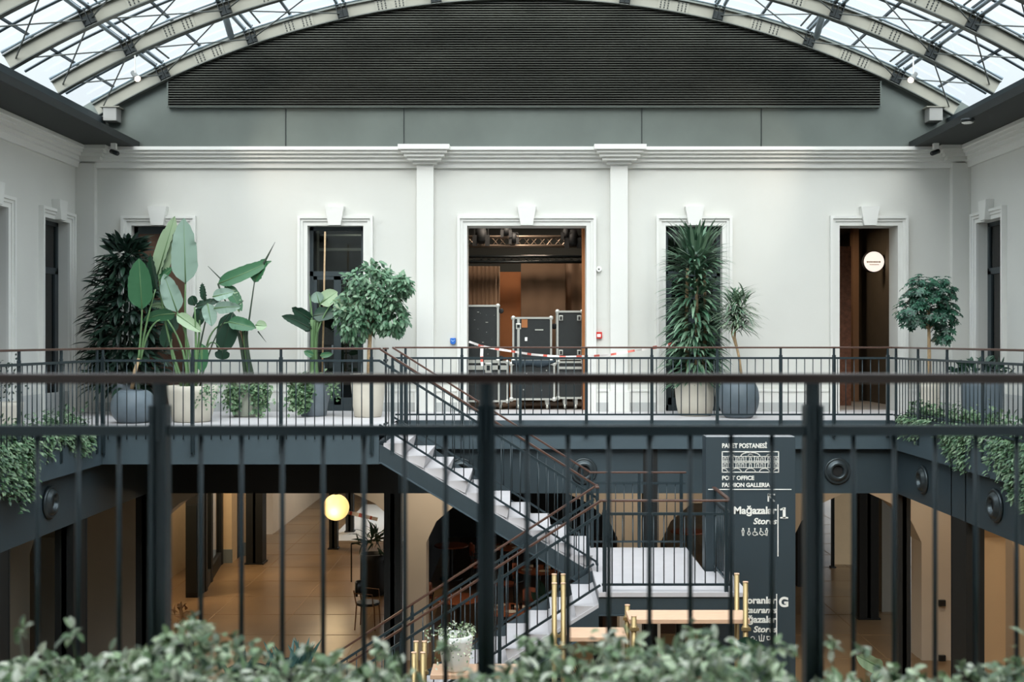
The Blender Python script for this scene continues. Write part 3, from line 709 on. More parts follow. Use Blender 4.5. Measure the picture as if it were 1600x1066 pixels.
# ================================================================== openings of the upper storey
def door_unit(name, i, y, x0, x1, z0, z1, leaf_split=True, transom=PZ(427, DW)):
    f = MB(); t = .06
    f.box(x0, x0 + t, y, y + .07, z0, z1); f.box(x1 - t, x1, y, y + .07, z0, z1); f.box(x0, x1, y, y + .07, z1 - t, z1); f.box(x0, x1, y, y + .07, z0, z0 + .1)
    f.box(x0, x1, y, y + .07, transom - .04, transom + .04)
    o = struct(name, f, M_FRAME, 'dark framed glazed door with transom, opening %d from the left' % i)
    xm = (x0 + x1) / 2
    for a, b in ((x0 + t, xm), (xm, x1 - t)):
        g = MB(); s = .06; zt_ = transom - .04; zb = z0 + .1
        g.box(a, a + s, y + .01, y + .06, zb, zt_); g.box(b - s, b, y + .01, y + .06, zb, zt_); g.box(a, b, y + .01, y + .06, zt_ - s, zt_); g.box(a, b, y + .01, y + .06, zb, zb + .12)
        l = struct('door_leaf', g, M_FRAME, parent=o)
    p = MB(); p.box(x0 + t, x1 - t, y + .03, y + .04, z0 + .1, z1 - t); struct('door_glass', p, G_WIN, parent=o)
    g = MB(); g.box(xm - .09, xm - .06, y - .03, y, z0 + .95, z0 + 1.1); gg = struct('door_handle', g, M_CHROME, parent=o)
    return o
for i, dn in ((1, 1), (3, 2)):
    a, b = OPX[i]; door_unit('door_%d' % dn, i + 1, DW + .16, a, b, FL, OT)
a, b = OPX[0]; g = MB(); g.box(a, b, DW + .14, DW + .2, FL, OT)
d = struct('door_3', g, M_BROWN, 'plain brown panel closing the opening behind the tall plants')
g = MB(); g.box(a, b, DW + .12, DW + .14, OT - .12, OT); g.box(a, a + .06, DW + .12, DW + .14, FL, OT); g.box(b - .06, b, DW + .12, DW + .14, FL, OT); struct('door_frame', g, M_FRAME, parent=d)
k = 1
for X, o in ((XL, -1), (XR, 1)):
    for a, b in SW:
        x0, x1 = sorted((X + o * .15, X + o * .21)); f = MB(); t = .06; zm = PZ(427, DW)
        f.box(x0, x1, a, a + t, FL, OT); f.box(x0, x1, b - t, b, FL, OT); f.box(x0, x1, a, b, OT - t, OT); f.box(x0, x1, a, b, zm - .05, zm + .05); f.box(x0, x1, a, b, FL, FL + .12)
        f.box(x0, x1, a + t, a + t + .07, FL, zm); f.box(x0, x1, b - t - .07, b - t, FL, zm)
        w_ = struct('window_%d' % k, f, M_FRAME, 'dark framed tall side window'); k += 1
        struct('window_glass', MB().box((x0 + x1) / 2 - .004, (x0 + x1) / 2 + .004, a + t, b - t, FL + .1, OT - t), G_WIN, parent=w_)
# rooms behind
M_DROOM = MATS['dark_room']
def room(name, x0, x1, y0, y1, z0, z1, m, label, open_='front'):
    g = MB()
    g.box(x0 - .1, x0, y0, y1, z0, z1); g.box(x1, x1 + .1, y0, y1, z0, z1); g.box(x0, x1, y1, y1 + .1, z0, z1); g.box(x0, x1, y0, y1, z1, z1 + .1)
    return struct(name, g, m, label)
YB = DW + .42
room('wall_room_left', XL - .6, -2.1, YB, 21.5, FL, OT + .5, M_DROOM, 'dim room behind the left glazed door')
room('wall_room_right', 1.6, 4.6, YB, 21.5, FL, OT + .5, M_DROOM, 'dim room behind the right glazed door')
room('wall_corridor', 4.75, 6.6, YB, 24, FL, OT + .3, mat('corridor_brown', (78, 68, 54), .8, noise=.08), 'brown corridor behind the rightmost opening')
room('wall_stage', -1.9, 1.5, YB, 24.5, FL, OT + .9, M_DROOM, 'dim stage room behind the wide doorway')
struct('floor_back_rooms', box(-8.2, 8.2, YB, 24.6, FL - .12, FL - .002), mat('grey_wood_floor', (150, 142, 134), .5, noise=.15, nscale=4, stretch=(1, 6, 1)), 'floor of the rooms behind the gallery')
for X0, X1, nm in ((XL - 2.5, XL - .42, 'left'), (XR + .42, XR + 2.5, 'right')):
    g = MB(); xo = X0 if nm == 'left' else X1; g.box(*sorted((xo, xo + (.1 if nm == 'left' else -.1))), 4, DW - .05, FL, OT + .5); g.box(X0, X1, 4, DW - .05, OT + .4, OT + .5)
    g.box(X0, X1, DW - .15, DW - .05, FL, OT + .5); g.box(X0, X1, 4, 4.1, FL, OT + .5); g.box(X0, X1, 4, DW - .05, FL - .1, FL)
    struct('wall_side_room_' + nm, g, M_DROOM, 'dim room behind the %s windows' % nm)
# stage room contents
YS = 21.2
def curtain(name, pa, pb, y, zt_, m, label, cat, folds=14, amp=.03, zb=FL):
    g = MB(); nseg_ = 60; xa, xb_ = PX(pa, y), PX(pb, y)
    for j in range(nseg_ + 1):
        x = xa + (xb_ - xa) * j / nseg_; yy = y + amp * math.sin(j * folds / nseg_ * 6.283)
        g.v += [(x, yy, zb), (x, yy, zt_)]
    for j in range(nseg_): g.f.append((2 * j, 2 * j + 2, 2 * j + 3, 2 * j + 1))
    o = g.build(name, m, smooth=True); md = o.modifiers.new('thick', 'SOLIDIFY'); md.thickness = .015
    tag(o, label, cat); return o
curtain('stage_curtain', 690, 781, YS, PZ(416, YS), M_CURT, 'brown hanging curtain at the left of the stage doorway', 'curtain')
curtain('stage_curtain', 814, 884, YS, PZ(410, YS), M_CURT, 'wide brown hanging curtain in the middle of the stage doorway', 'curtain', 3, .01)
curtain('stage_curtain', 880, 960, YS + .3, PZ(410, YS + .3), M_CURT, 'brown hanging curtain at the right of the stage doorway', 'curtain', 4, .02)
tag(box(PX(778, 21.6), PX(817, 21.6), 21.6, 21.66, FL, PZ(425, 21.6)).build('backdrop_board', M_ORANGE), 'orange board standing between the brown stage curtains', 'panel')
tag(box(OPX[2][1] - .05, OPX[2][1] + .0, YB, YB + .07, FL, OT + .02).build('wood_lining', M_ORANGE), 'orange timber lining at the right jamb of the wide doorway', 'lining')
def truss(y, zc, h, label, x0=-1.85, x1=1.45, wm=M_TRUSS):
    e = empty('lighting_truss', ((x0 + x1) / 2, y, zc), label, 'truss')
    m = MB()
    for dz in (-h / 2, h / 2):
        for dy in (0, h): m.tube([(x0, y + dy, zc + dz), (x1, y + dy, zc + dz)], .022, 8)
    m.build('chords', wm, e, smooth=True); m = MB(); n_ = 12
    for j in range(n_):
        a_ = x0 + (x1 - x0) * j / n_; b_ = x0 + (x1 - x0) * (j + .5) / n_; c_ = x0 + (x1 - x0) * (j + 1) / n_
        m.tube([(a_, y, zc - h / 2), (b_, y, zc + h / 2), (c_, y, zc - h / 2)], .009, 5); m.tube([(a_, y + h, zc + h / 2), (b_, y + h, zc - h / 2), (c_, y + h, zc + h / 2)], .009, 5)
    m.build('lattice', wm, e); return e
truss(19.6, PZ(377, 19.6), .16, 'upper metal lattice truss inside the wide doorway')
truss(20.6, PZ(405, 20.6), .1, 'lower metal lattice truss inside the wide doorway', wm=M_DARKM)
for px, py, s, lb in ((752, 368, 1.2, 'black stage light at the left of the truss'), (791, 360, .8, 'small black stage light beside the left one on the truss'), (803, 372, .7, 'narrow black stage light hanging from the truss middle'), (885, 364, .8, 'black stage light on the truss, right of the middle'), (895, 372, 1.2, 'large black stage light at the right of the truss')):
    c = P(px, py, 19.5); e = empty('stage_light', c, lb, 'stage light')
    MB().tube([c + Vector((0, -.05, -.1 * s)), c + Vector((0, .0, .02)), c + Vector((0, .04, .1 * s))], [.07 * s, .085 * s, .06 * s], 14).build('housing', M_RUB, e, smooth=True)
    m = MB(); m.bar(c + Vector((-.1 * s, 0, -.03)), c + Vector((-.1 * s, 0, .13 * s)), .015); m.bar(c + Vector((.1 * s, 0, -.03)), c + Vector((.1 * s, 0, .13 * s)), .015); m.bar(c + Vector((-.1 * s, 0, .13 * s)), c + Vector((.1 * s, 0, .13 * s)), .015); m.build('yoke', M_RUB, e)
    m = MB(); 
    for q in (-1, 1): m.bar(c + Vector((.09 * s * q, -.09, -.16 * s)), c + Vector((.09 * s * q, -.07, 0)), .07 * s, .01)
    m.build('barn_doors', M_RUB, e)
# flight cases
def case(px0, px1, py0, py1, y, dep, label, wheels='bottom', extra=None):
    x0, x1 = PX(px0, y), PX(px1, y); z1, z0 = PZ(py0, y), PZ(py1, y)
    e = empty('flight_case', ((x0 + x1) / 2, y + dep / 2, z0), label, 'flight case', None)
    box(x0 + .008, x1 - .008, y + .006, y + dep - .006, z0 + .006, z1 - .006).build('shell', M_CASE, e)
    m = MB(); t = .032
    for a_ in (x0, x1):
        for yy in (y, y + dep): m.bar((a_, yy, z0), (a_, yy, z1), t, t)
        for zz in (z0, z1): m.bar((a_, y, zz), (a_, y + dep, zz), t, t)
    for yy in (y, y + dep):
        for zz in (z0, z1): m.bar((x0, yy, zz), (x1, yy, zz), t, t)
    for a_ in (x0, x1):
        for zz in (z0, z1): m.lathe([(.012, -.03), (.035, -.02), (.042, 0), (.035, .02)], (a_, y, zz), 10, 'y')
    m.build('edging', M_ALU, e)
    if wheels == 'bottom':
        zb = FL
        for a_ in (x0 + .12, x1 - .12):
            for yy in (y + .08, y + dep - .1):
                w = MB().lathe([(.02, -.02), (.048, -.02), (.05, 0), (.048, .02), (.02, .02)], (a_, yy, zb + .052), 14, 'x').build('caster', M_ALU, e, smooth=True)
                box(a_ - .03, a_ + .03, yy - .03, yy + .03, zb + .08, z0 + .01).build('caster_fork', M_ALU, w)
    return e, x0, x1, z0, z1
def latch(e, x, z, y, w=.1, h=.14):
    o = box(x - w / 2, x + w / 2, y - .02, y - .002, z - h / 2, z + h / 2).build('latch', M_ALU, e, bevel=.01)
    box(x - w / 4, x + w / 4, y - .026, y - .02, z - h / 4, z + h / 4).build('catch', M_DARKM, o)
YC = 19.0
e, x0, x1, z0, z1 = case(720, 793, 566, 627, YC, .75, 'large black flight case on wheels at the bottom left of the doorway')
m = MB().box(x0, x1, YC - .012, YC - .001, PZ(578, YC), PZ(571, YC)); m.build('seam_band', M_ALU, e); latch(e, PX(763, YC), PZ(575, YC), YC, .11, .17)
m = MB().box(PX(778, YC), PX(782, YC), YC - .012, YC - .001, z0, z1); m.build('hinge_strip', M_ALU, e)
e, x0, x1, z0, z1 = case(716, 778, 478, 564, YC + .05, .7, 'tall black flight case stacked on the left one, scuffed', None)
for py, dx in ((486, .0), (560, 0)): 
    c = P(783, py, YC + .2); MB().lathe([(.02, -.02), (.045, -.02), (.045, .02), (.02, .02)], c, 14, 'y').build('caster', M_RUB, e, smooth=True)
random.seed(5); m = MB()
for _ in range(16):
    x = random.uniform(x0 + .2, x1 - .05); z = random.uniform(z0 + .06, z1 - .08); r = random.uniform(.004, .012); m.box(x, x + r * random.choice((1, 1, 4)), YC + .045, YC + .056, z, z + r)
m.build('scuff_marks', M_ALU, e)
e, x0, x1, z0, z1 = case(799, 866, 569, 624, YC, .8, 'black flight case on wheels at the bottom middle of the doorway')
m = MB(); 
for px, py in ((817, 610), (845, 611), (822, 585), (853, 580)): c = P(px, py, YC); m.box(c.x, c.x + .02, YC - .004, YC + .007, c.z, c.z + .02)
m.build('scuff_marks', M_ALU, e)
e, x0, x1, z0, z1 = case(802, 861, 497, 564, YC + .05, .7, 'black flight case with orange sticker stacked on the middle one', None)
latch(e, PX(810, YC), PZ(510, YC), YC + .05, .09, .1); MB().box(PX(808, YC), PX(812, YC), YC + .038, YC + .049, z0, z1).build('hinge_strip', M_ALU, e)
c = P(815, 512, YC); box(c.x, c.x + .1, YC + .042, YC + .055, c.z, c.z + .14).build('orange_sticker', M_ORANGE, e)
box(PX(820, YC), PX(824, YC), YC + .042, YC + .055, PZ(533, YC), PZ(527, YC)).build('white_sticker', M_WHITEP, e)
box(PX(836, YC), PX(849, YC), YC + .042, YC + .055, PZ(516.5, YC), PZ(514.5, YC)).build('badge', M_ALU, e)
c = P(866, 510, YC + .3); MB().lathe([(.02, -.02), (.05, -.02), (.05, .02), (.02, .02)], c, 14, 'y').build('caster', M_RUB, e, smooth=True)
e, x0, x1, z0, z1 = case(872, 911, 566, 622, YC, .7, 'black flight case on wheels at the bottom right of the doorway')
MB().box(x0, x1, YC - .012, YC - .001, PZ(577, YC), PZ(573, YC)).build('seam_band', M_ALU, e)
e, x0, x1, z0, z1 = case(871, 910, 487, 561, YC + .05, .6, 'tall black flight case with wheels on its face, stacked at the right', None)
for px in (876.5, 905):
    for py in (497, 551):
        c = P(px, py, YC + .02); pl = box(c.x - .035, c.x + .035, YC + .03, YC + .048, c.z - .045, c.z + .045).build('caster_plate', M_ALU, e, bevel=.006)
        MB().lathe([(.012, -.015), (.03, -.015), (.03, .015), (.012, .015)], (c.x, YC - .0, c.z), 14, 'x').build('caster', M_RUB, pl, smooth=True)
# dark cloth lying between the middle cases
m = MB()
for j in range(13):
    t = j / 12; x = PX(800, YC) + (PX(868, YC) - PX(800, YC)) * t; z = PZ(565, YC); m.v += [(x, YC - .03, z - .035 - .05 * math.sin(t * 3.14) - .02 * math.sin(t * 11)), (x, YC - .035, z + .02), (x, YC + .72, z + .02), (x, YC + .72, z - .0)]
for j in range(12):
    for q in range(3): m.f.append((4 * j + q, 4 * j + 4 + q, 4 * j + 5 + q, 4 * j + 1 + q))
o = m.build('dark_cloth', mat('navy_cloth', (40, 52, 60), .9), smooth=True); tag(o, 'dark cloth draped over the lower middle flight case', 'cloth'); o.modifiers.new('t', 'SOLIDIFY').thickness = .012
# corridor: round sign, frames
c = P(1365.5, 409, 20.6)
e = empty('round_sign', c, 'round lit wall sign with two faint lines of lettering in the right corridor', 'sign')
MB().lathe([(.19, .1), (.2, .09), (.2, 0), (.19, -.006)], c, 36, 'y').build('drum', M_RUB, e, smooth=False)
MB().lathe([(.186, -.007), (.05, -.012)], c, 36, 'y').build('face', M_ROUND, e)
box(c.x + .19, 6.59, c.y + .02, c.y + .08, c.z - .09, c.z + .12).build('bracket', M_RUB, e)
M_FAINT = mat('faint_gold_letters', (206, 176, 140), .6)
m = MB(); xx = 1354.5
for wd_ in (2.4, 1.6, 2.2, 1.2, 2.6, 2.0, 1.4, 2.4): m.box(PX(xx, 20.58), PX(xx + wd_, 20.58), 20.585, 20.589, PZ(410.5, 20.58), PZ(408.2, 20.58)); xx += wd_ + .8
xx = 1359
for wd_ in (1.4, 1.0, 1.8, 1.2, 1.6, 1.0, 1.4): m.box(PX(xx, 20.58), PX(xx + wd_, 20.58), 20.585, 20.589, PZ(414.2, 20.58), PZ(412.8, 20.58)); xx += wd_ + .8
m.build('faint_lettering', M_FAINT, e)
M_DGREEN = mat('dark_olive_panel', (64, 60, 48), .7)
e = empty('wall_cabinet', P(1363, 480, 23.6), 'dark olive cupboard at the end of the right corridor', 'cabinet')
box(PX(1345, 23.6), PX(1392, 23.6), 23.6, 23.95, FL, PZ(420, 23.6)).build('body', M_DGREEN, e)
for a_, b_ in ((455, 475), (480, 640)): box(PX(1350, 23.6), PX(1372, 23.6), 23.57, 23.6, PZ(b_, 23.6), PZ(a_, 23.6)).build('door', mat('olive_dark', (52, 50, 40), .7), e)
tag(box(PX(1333, 21.5), PX(1342, 21.5), 21.5, 21.7, FL, OT + .3).build('door_jamb', mat('jamb_brown', (138, 104, 76), .6)), 'brown timber post inside the right corridor', 'post')
tag(box(PX(1311, 20.2), PX(1330, 20.2), 20.2, 20.3, FL, PZ(385, 20.2)).build('brick_screen', mat('brick_brown', (112, 72, 52), .8, noise=.3, nscale=18)), 'reddish brown screen at the left of the right corridor', 'screen')

# small wall devices
c = P(708, 533, DW); e = empty('wall_reader', c, 'small blue wall box left of the wide doorway', 'wall box'); M_BLUE = mat('blue_plastic', (40, 104, 190), .4)
MB().prism([(c.x - .045, c.z + .05), (c.x + .045, c.z + .05), (c.x + .045, c.z - .03), (c.x + .02, c.z - .055), (c.x - .02, c.z - .055), (c.x - .045, c.z - .03)], 'y', DW - .05, DW - .0).build('casing', M_BLUE, e, bevel=.006)
MB().prism([(c.x - .03, c.z + .025), (c.x, c.z - .0), (c.x + .03, c.z + .025), (c.x + .03, c.z + .012), (c.x, c.z - .015), (c.x - .03, c.z + .012)], 'y', DW - .054, DW - .05).build('emblem', mat('pale_blue', (150, 190, 230), .4), e)
c = P(935.5, 524, DW); e = empty('fire_alarm', c, 'small red fire alarm call point right of the wide doorway', 'fire alarm'); M_RED = mat('alarm_red', (200, 44, 36), .4)
box(c.x - .052, c.x + .052, DW - .05, DW, c.z - .055, c.z + .055).build('casing', M_RED, e, bevel=.005); box(c.x - .03, c.x + .03, DW - .055, DW - .05, c.z - .03, c.z + .02).build('glass', M_WHITEP, e)
c = P(935.5, 421, DW); e = empty('wall_sensor', c, 'small round white sensor right of the wide doorway', 'sensor')
MB().lathe([(.048, 0), (.048, -.03), (.04, -.045), (.01, -.045)], c, 24, 'y').build('casing', M_WHITEP, e, smooth=False); MB().lathe([(.015, -.045), (.01, -.05)], c, 12, 'y').build('lens', M_ARCHD, e)

# barrier tape
M_TAPEW = mat('tape_white', (238, 232, 228), .5); M_TAPER = mat('tape_red', (206, 96, 80), .5)
def tape(px, D, label, wd=.034):
    pts = []
    for (a, b), (c_, d_) in zip(px[:-1], px[1:]):
        for j in range(8): pts.append(P(a + (c_ - a) * j / 8, b + (d_ - b) * j / 8, D))
    pts.append(P(px[-1][0], px[-1][1], D)); mw, mr_ = MB(), MB(); acc = 0
    e = empty('barrier_tape', pts[0], label, 'barrier tape')
    for i, (p, q) in enumerate(zip(pts[:-1], pts[1:])):
        acc += (q - p).length; tgt = mr_ if int(acc / .09) % 3 == 2 else mw
        d = (q - p).normalized(); up = d.cross(Vector((0, 1, 0))).normalized() * wd / 2; tw = Vector((0, math.sin(i * .35) * .012, 0))
        tgt.quad(p - up + tw, q - up + tw, q + up - tw, p + up - tw)
    for mb, mt, nn in ((mw, M_TAPEW, 'white_stripes'), (mr_, M_TAPER, 'red_stripes')):
        if mb.f:
            o = mb.build(nn, mt, e); o.modifiers.new('t', 'SOLIDIFY').thickness = .002
tape([(733, 534), (752, 541), (780, 546), (830, 554), (880, 558), (913, 557)], 18.35, 'red and white barrier tape sagging across the wide doorway')
tape([(753, 541), (752.5, 555), (754, 572)], 18.3, 'short end of red and white tape hanging at the left of the doorway', .05)
tape([(915, 557), (950, 555), (985, 549), (1003, 546)], 18.2, 'red and white tape running right from the doorway along the wall')
tape([(1003, 546), (1030, 542), (1052, 537), (1069, 533)], 18.1, 'end of the red and white tape tied to the leafy tall plant', .05)

# ================================================================== plants
G = lambda n, cols, **k: mat(n, cols[0], .42, island=cols, trans=.1, **k)
L_DARK = G('leaf_dark', [(20, 36, 30), (28, 50, 40), (44, 72, 56)])
L_BOP = G('leaf_bop_green', [(46, 92, 62), (66, 118, 80)])
L_BOPP = G('leaf_bop_pale', [(128, 156, 140), (148, 172, 158)])
L_BOPL = G('leaf_bop_light', [(164, 184, 150), (150, 176, 140)])
L_BOPD = G('leaf_bop_dark', [(26, 54, 42), (36, 72, 52)])
L_FIC = G('leaf_ficus', [(48, 82, 58), (84, 122, 92), (130, 160, 130)])
L_SCH = G('leaf_schefflera', [(22, 52, 42), (36, 78, 60), (60, 108, 84)])
L_DRA = G('leaf_dracaena', [(34, 66, 48), (66, 102, 78), (122, 150, 124), (50, 84, 62)])
L_MAR = G('leaf_marginata', [(60, 90, 72), (110, 138, 112), (150, 168, 140)])
L_IVY = G('leaf_ivy', [(44, 76, 50), (82, 116, 80), (130, 154, 118), (54, 88, 58)])
L_NEAR = G('leaf_near', [(40, 68, 38), (122, 150, 104), (206, 218, 182), (54, 86, 50), (236, 238, 216), (34, 58, 34), (152, 176, 130)])  # variegated greens; palest and darkest tones also paint highlights and deep shade
M_STEM = mat('petiole_green', (96, 128, 84), .5)
M_STEMD = mat('dark_stalk', (44, 60, 44), .6)
M_POTC = mat('cream_pot', (198, 192, 178), .7, noise=.03)
M_POTB = mat('blue_grey_pot', (94, 106, 114), .55, noise=.06)
M_POTG = mat('grey_pot', (112, 122, 130), .6, noise=.05)
M_POTS = mat('sage_pot', (158, 162, 148), .7, noise=.04)
M_POTW = mat('white_pot', (220, 220, 214), .5)

def potg(e, c, prof, m, soil_r, soil_z):
    MB().lathe(prof, c, 40).build('pot', m, e, smooth=True)
    MB().lathe([(soil_r, soil_z - .02), (soil_r * .6, soil_z + .01), (.01, soil_z + .015)], c, 24).build('soil', M_SOIL, e, smooth=True)
def tall_pot(h, rt, rb): return [(rb * .9, 0), (rb, .02), (rb * 1.12, h * .3), (rt * .98, h * .85), (rt, h), (rt - .03, h + .005), (rt - .04, h - .1), (.02, h - .1)]
def ball_pot(r, h): return [(r * .5, 0)] + [(r * math.cos(a) ** .8, h * (.5 + .5 * math.sin(a) / math.sin(1.0))) for a in [-1.0 + 2.0 * i / 14 for i in range(15)]] + [(r * .54, h), (r * .52, h - .08), (.02, h - .09)]
def rnd_dir(up=0):
    while True:
        v = Vector((random.uniform(-1, 1), random.uniform(-1, 1), random.uniform(-1, 1)))
        if .1 < v.length < 1: v.normalize(); v.z += up; return v.normalized()
def blob(c, rx, ry, rz, n_, L, w_, m, e, droop=.4, up=-.2, shape='oval', inner=.55, name='foliage', clumps=1, k=3, jit=.3, fold=.22):
    g = MB(); c = Vector(c)
    for _ in range(n_):
        d = rnd_dir(); s_ = random.uniform(inner, 1) * (1 + jit * (math.sin(d.x * 5 + d.z * 7) * .3))
        p = c + Vector((d.x * rx, d.y * ry, d.z * rz)) * s_
        for q in range(clumps):
            dd = (d * .8 + rnd_dir() * .8 + Vector((0, 0, up))).normalized()
            g.leaf(p, dd, (d + Vector((0, -.3, .6)) + rnd_dir() * .5), L * random.uniform(.7, 1.2), w_ * random.uniform(.8, 1.15), droop, k, fold, shape)
    return g.build(name, m, e, smooth=True)
def strands(e, pts, n_, length, m, L=.06, w_=.045, spread=.06, name='trailing_ivy', out=(0, -1, 0), dens=30, minl=.3):
    """hanging strands starting on the given points"""
    g = MB(); out = Vector(out)
    for _ in range(n_):
        p = Vector(random.choice(pts)) + Vector((random.gauss(0, spread), random.gauss(0, spread * .4), random.uniform(-.02, .04)))
        ln = length * random.uniform(minl, 1); k_ = max(3, int(ln * dens)); vx = random.uniform(-.15, .15)
        for j in range(k_):
            t = j / k_; q = p + out * (.05 * math.sin(min(1, t * 4) * 1.57)) + Vector((vx * t * ln, 0, -ln * t)) + Vector((random.gauss(0, .02), random.gauss(0, .02), 0))
            g.leaf(q, (out * .6 + rnd_dir() * .8 + Vector((0, 0, -.4))), out + Vector((0, 0, .7)) + rnd_dir() * .4, L * random.uniform(.7, 1.2), w_ * random.uniform(.8, 1.2), .3, 2, .15, 'heart')
    return g.build(name, m, e, smooth=True)
def bigleaf(e, D, bx, by, tx, ty, wpx, m, roll=0.0, bend=0.0, dy=0.0, fold=.12, tears=0, shape='bop', name='leaf', k=14):
    """large blade with midrib from base pixel to tip pixel; roll turns it about the midrib; dy pushes the tip away"""
    b = P(bx, by, D); t = P(tx, ty, D + dy); ax = t - b; L = ax.length; d = ax.normalized()
    n0 = Vector((0, -1, 0)); side0 = d.cross(n0).normalized(); nn0 = side0.cross(d).normalized()
    if nn0.y > 0: nn0 = -nn0
    side = (side0 * math.cos(roll) + nn0 * math.sin(roll)); nn = side.cross(d).normalized()
    W = wpx * D / F; g = MB(); rows = []; bendv = side0 * 0 + Vector((0, 0, 1)) * bend * L
    rnd = random.Random(int(bx * 31 + by)); cols = (-1, -.66, -.33, 0, .33, .66, 1)
    for i in range(k + 1):
        s_ = i / k; w_ = W * (min(1, (s_ / .16)) ** .55) * (1 - .12 * max(0, s_ - .3)) * (1 - max(0, (s_ - .35) / .65) ** 2.6) ** .9 if 0 < s_ < 1 else W * .03
        c = b + ax * s_ + bendv * 4 * s_ * (1 - s_) * .5; row = []
        for q in cols:
            rip = .012 * math.sin(s_ * 40 + q * 2) * abs(q)
            p = c + side * w_ * .5 * q + nn * (abs(q) ** 1.3 * w_ * fold + rip) + d * (abs(q) * w_ * .12)
            row.append(len(g.v)); g.v.append(tuple(p))
        rows.append(row)
    torn = {(rnd.randint(3, k - 2), rnd.choice((0, 1))) for _ in range(tears)}
    for i in range(k):
        for q in range(6):
            g.f.append((rows[i][q], rows[i][q + 1], rows[i + 1][q + 1], rows[i + 1][q]))
    for i, sd_ in torn:                                  # a tear: pull the edge vertex back along the blade
        for q in ((0, 1) if sd_ == 0 else (6, 5)):
            v = Vector(g.v[rows[i][q]]); g.v[rows[i][q]] = tuple(v - d * L / k * (.75 if q in (0, 6) else .3) + nn * .015)
    o = g.build(name, m, e, smooth=True)
    rib = MB().tube([b, b + ax * .5 + bendv * .5 * 1.0 - nn * .004, t], [.011, .008, .002], 6).build('midrib', M_STEM if m is not L_BOPD else M_STEMD, o, smooth=True)
    return o
def petiole(e, pts, D, r=.014, m=M_STEM, dys=None):
    q = [P(x, y, D + (dys[i] if dys else 0)) for i, (x, y) in enumerate(pts)]
    if len(q) == 3:                                       # smooth through three points
        a, b, c = q; q = [a * (1 - t) ** 2 + (b * 2 - (a + c) / 2) * 2 * t * (1 - t) + c * t ** 2 for t in [i / 8 for i in range(9)]]
    return MB().tube(q, [r * (1.3 - .6 * i / (len(q) - 1)) for i in range(len(q))], 7).build('stem', m, e, smooth=True)

# 1 dark drooping shrub in the left corner
D = 17.7; c = P(200, 640, D); c.z = FL
e = empty('leafy_shrub', c, 'tall dark green shrub with drooping leaves in the far left corner of the gallery', 'plant')
potg(e, c, tall_pot(.5, .26, .2), M_POTG, .2, .44)
m = MB()
for i in range(4): m.tube([c + Vector((.05 * i - .08, 0, .4)), c + Vector((.08 * i - .14, .03, 1.3)), c + Vector((.1 * i - .15, 0, 2.2))], [.025, .02, .012], 6)
m.build('trunk', M_STEMD, e, smooth=True)
g = MB(); random.seed(11)
for _ in range(1500):
    z = random.uniform(.42, 2.72); t = (z - .42) / 2.3; hw = .5 * (math.sin(min(1, t * .8 + .25) * 3.0) ** .5 if t < .95 else .3) + .05
    a = random.uniform(0, 6.283); rr = hw * random.uniform(.3, 1)
    p = c + Vector((math.cos(a) * rr * 1.08 - .04, math.sin(a) * rr * .55 , z)); o_ = Vector((math.cos(a), math.sin(a) * .7, 0))
    dd = o_ * .9 + Vector((0, 0, .7 if t > .93 else random.uniform(-.7, .3))) + rnd_dir() * .35
    g.leaf(p, dd, o_ * .5 + Vector((0, -.3, .8)), random.uniform(.2, .31), random.uniform(.06, .085), .35, 4, .16)
g.build('foliage', L_DARK, e, smooth=True)

# 2 young strelitzia in the ball pot
D = 16.0; c = P(209, 655, D); c.z = FL
e = empty('bird_of_paradise', c, 'bird of paradise with one broad green leaf in a round blue-grey pot', 'plant', None)
potg(e, c, ball_pot(.315, .46), M_POTB, .18, .4)
MB().tube([P(206, 608, D), P(211, 580, D), P(217, 560, D)], [.028, .03, .022], 8).build('trunk', M_BARK, e, smooth=True)
MB().tube([P(215, 608, D + .03), P(215, 590, D)], [.03, .02], 8).build('stump', M_STEMD, e)
petiole(e, [(216, 565), (220, 520), (222, 482)], D); petiole(e, [(219, 565), (228, 510), (243, 452)], D + .05)
bigleaf(e, D, 222, 484, 217, 404, 41, L_BOP, roll=.15, fold=.06)
bigleaf(e, D + .1, 244, 456, 235, 396, 22, L_BOPD, roll=.6)
bigleaf(e, D + .12, 225, 480, 205, 452, 16, L_BOPP, roll=.4)
petiole(e, [(218, 570), (232, 520), (250, 500)], D + .05)

# 3 the tall strelitzia
D = 16.2; c = P(300, 657, D); c.z = FL
e = empty('bird_of_paradise', c, 'tallest bird of paradise, huge pale leaves, wide cream pot', 'plant')
potg(e, c, tall_pot(.52, .36, .27), M_POTC, .3, .45)
for pts in ([(296, 605), (290, 520), (290, 441)], [(288, 605), (262, 520), (248, 430)], [(300, 605), (294, 540), (277, 488)], [(292, 605), (286, 550), (262, 500)], [(306, 605), (306, 530), (304, 480)], [(302, 605), (310, 540), (312, 500)], [(284, 605), (270, 560), (268, 530)]):
    petiole(e, pts, D + random.uniform(-.1, .1), .017)
bigleaf(e, D, 290, 443, 287, 341, 43, L_BOPP, roll=.1, fold=.05, tears=3)
bigleaf(e, D + .05, 246, 430, 273, 338, 28.7, L_BOPL, roll=-.35, fold=.1, tears=1)
bigleaf(e, D + .1, 249, 434, 276, 352, 25.3, L_BOPD, roll=.9, fold=.2)
bigleaf(e, D + .05, 247, 438, 270, 418, 15, L_BOP, roll=.4)
bigleaf(e, D + .02, 277, 488, 256, 428, 30, L_BOPP, roll=-.15, fold=.06, tears=4)
bigleaf(e, D - .1, 276, 491, 315, 519, 19.5, L_BOPL, roll=.3, tears=2)
bigleaf(e, D - .05, 274, 490, 224, 500, 21, L_BOP, roll=.5, bend=.12)
bigleaf(e, D + .1, 262, 480, 236, 478, 12, L_BOPL, roll=.6, bend=.2)
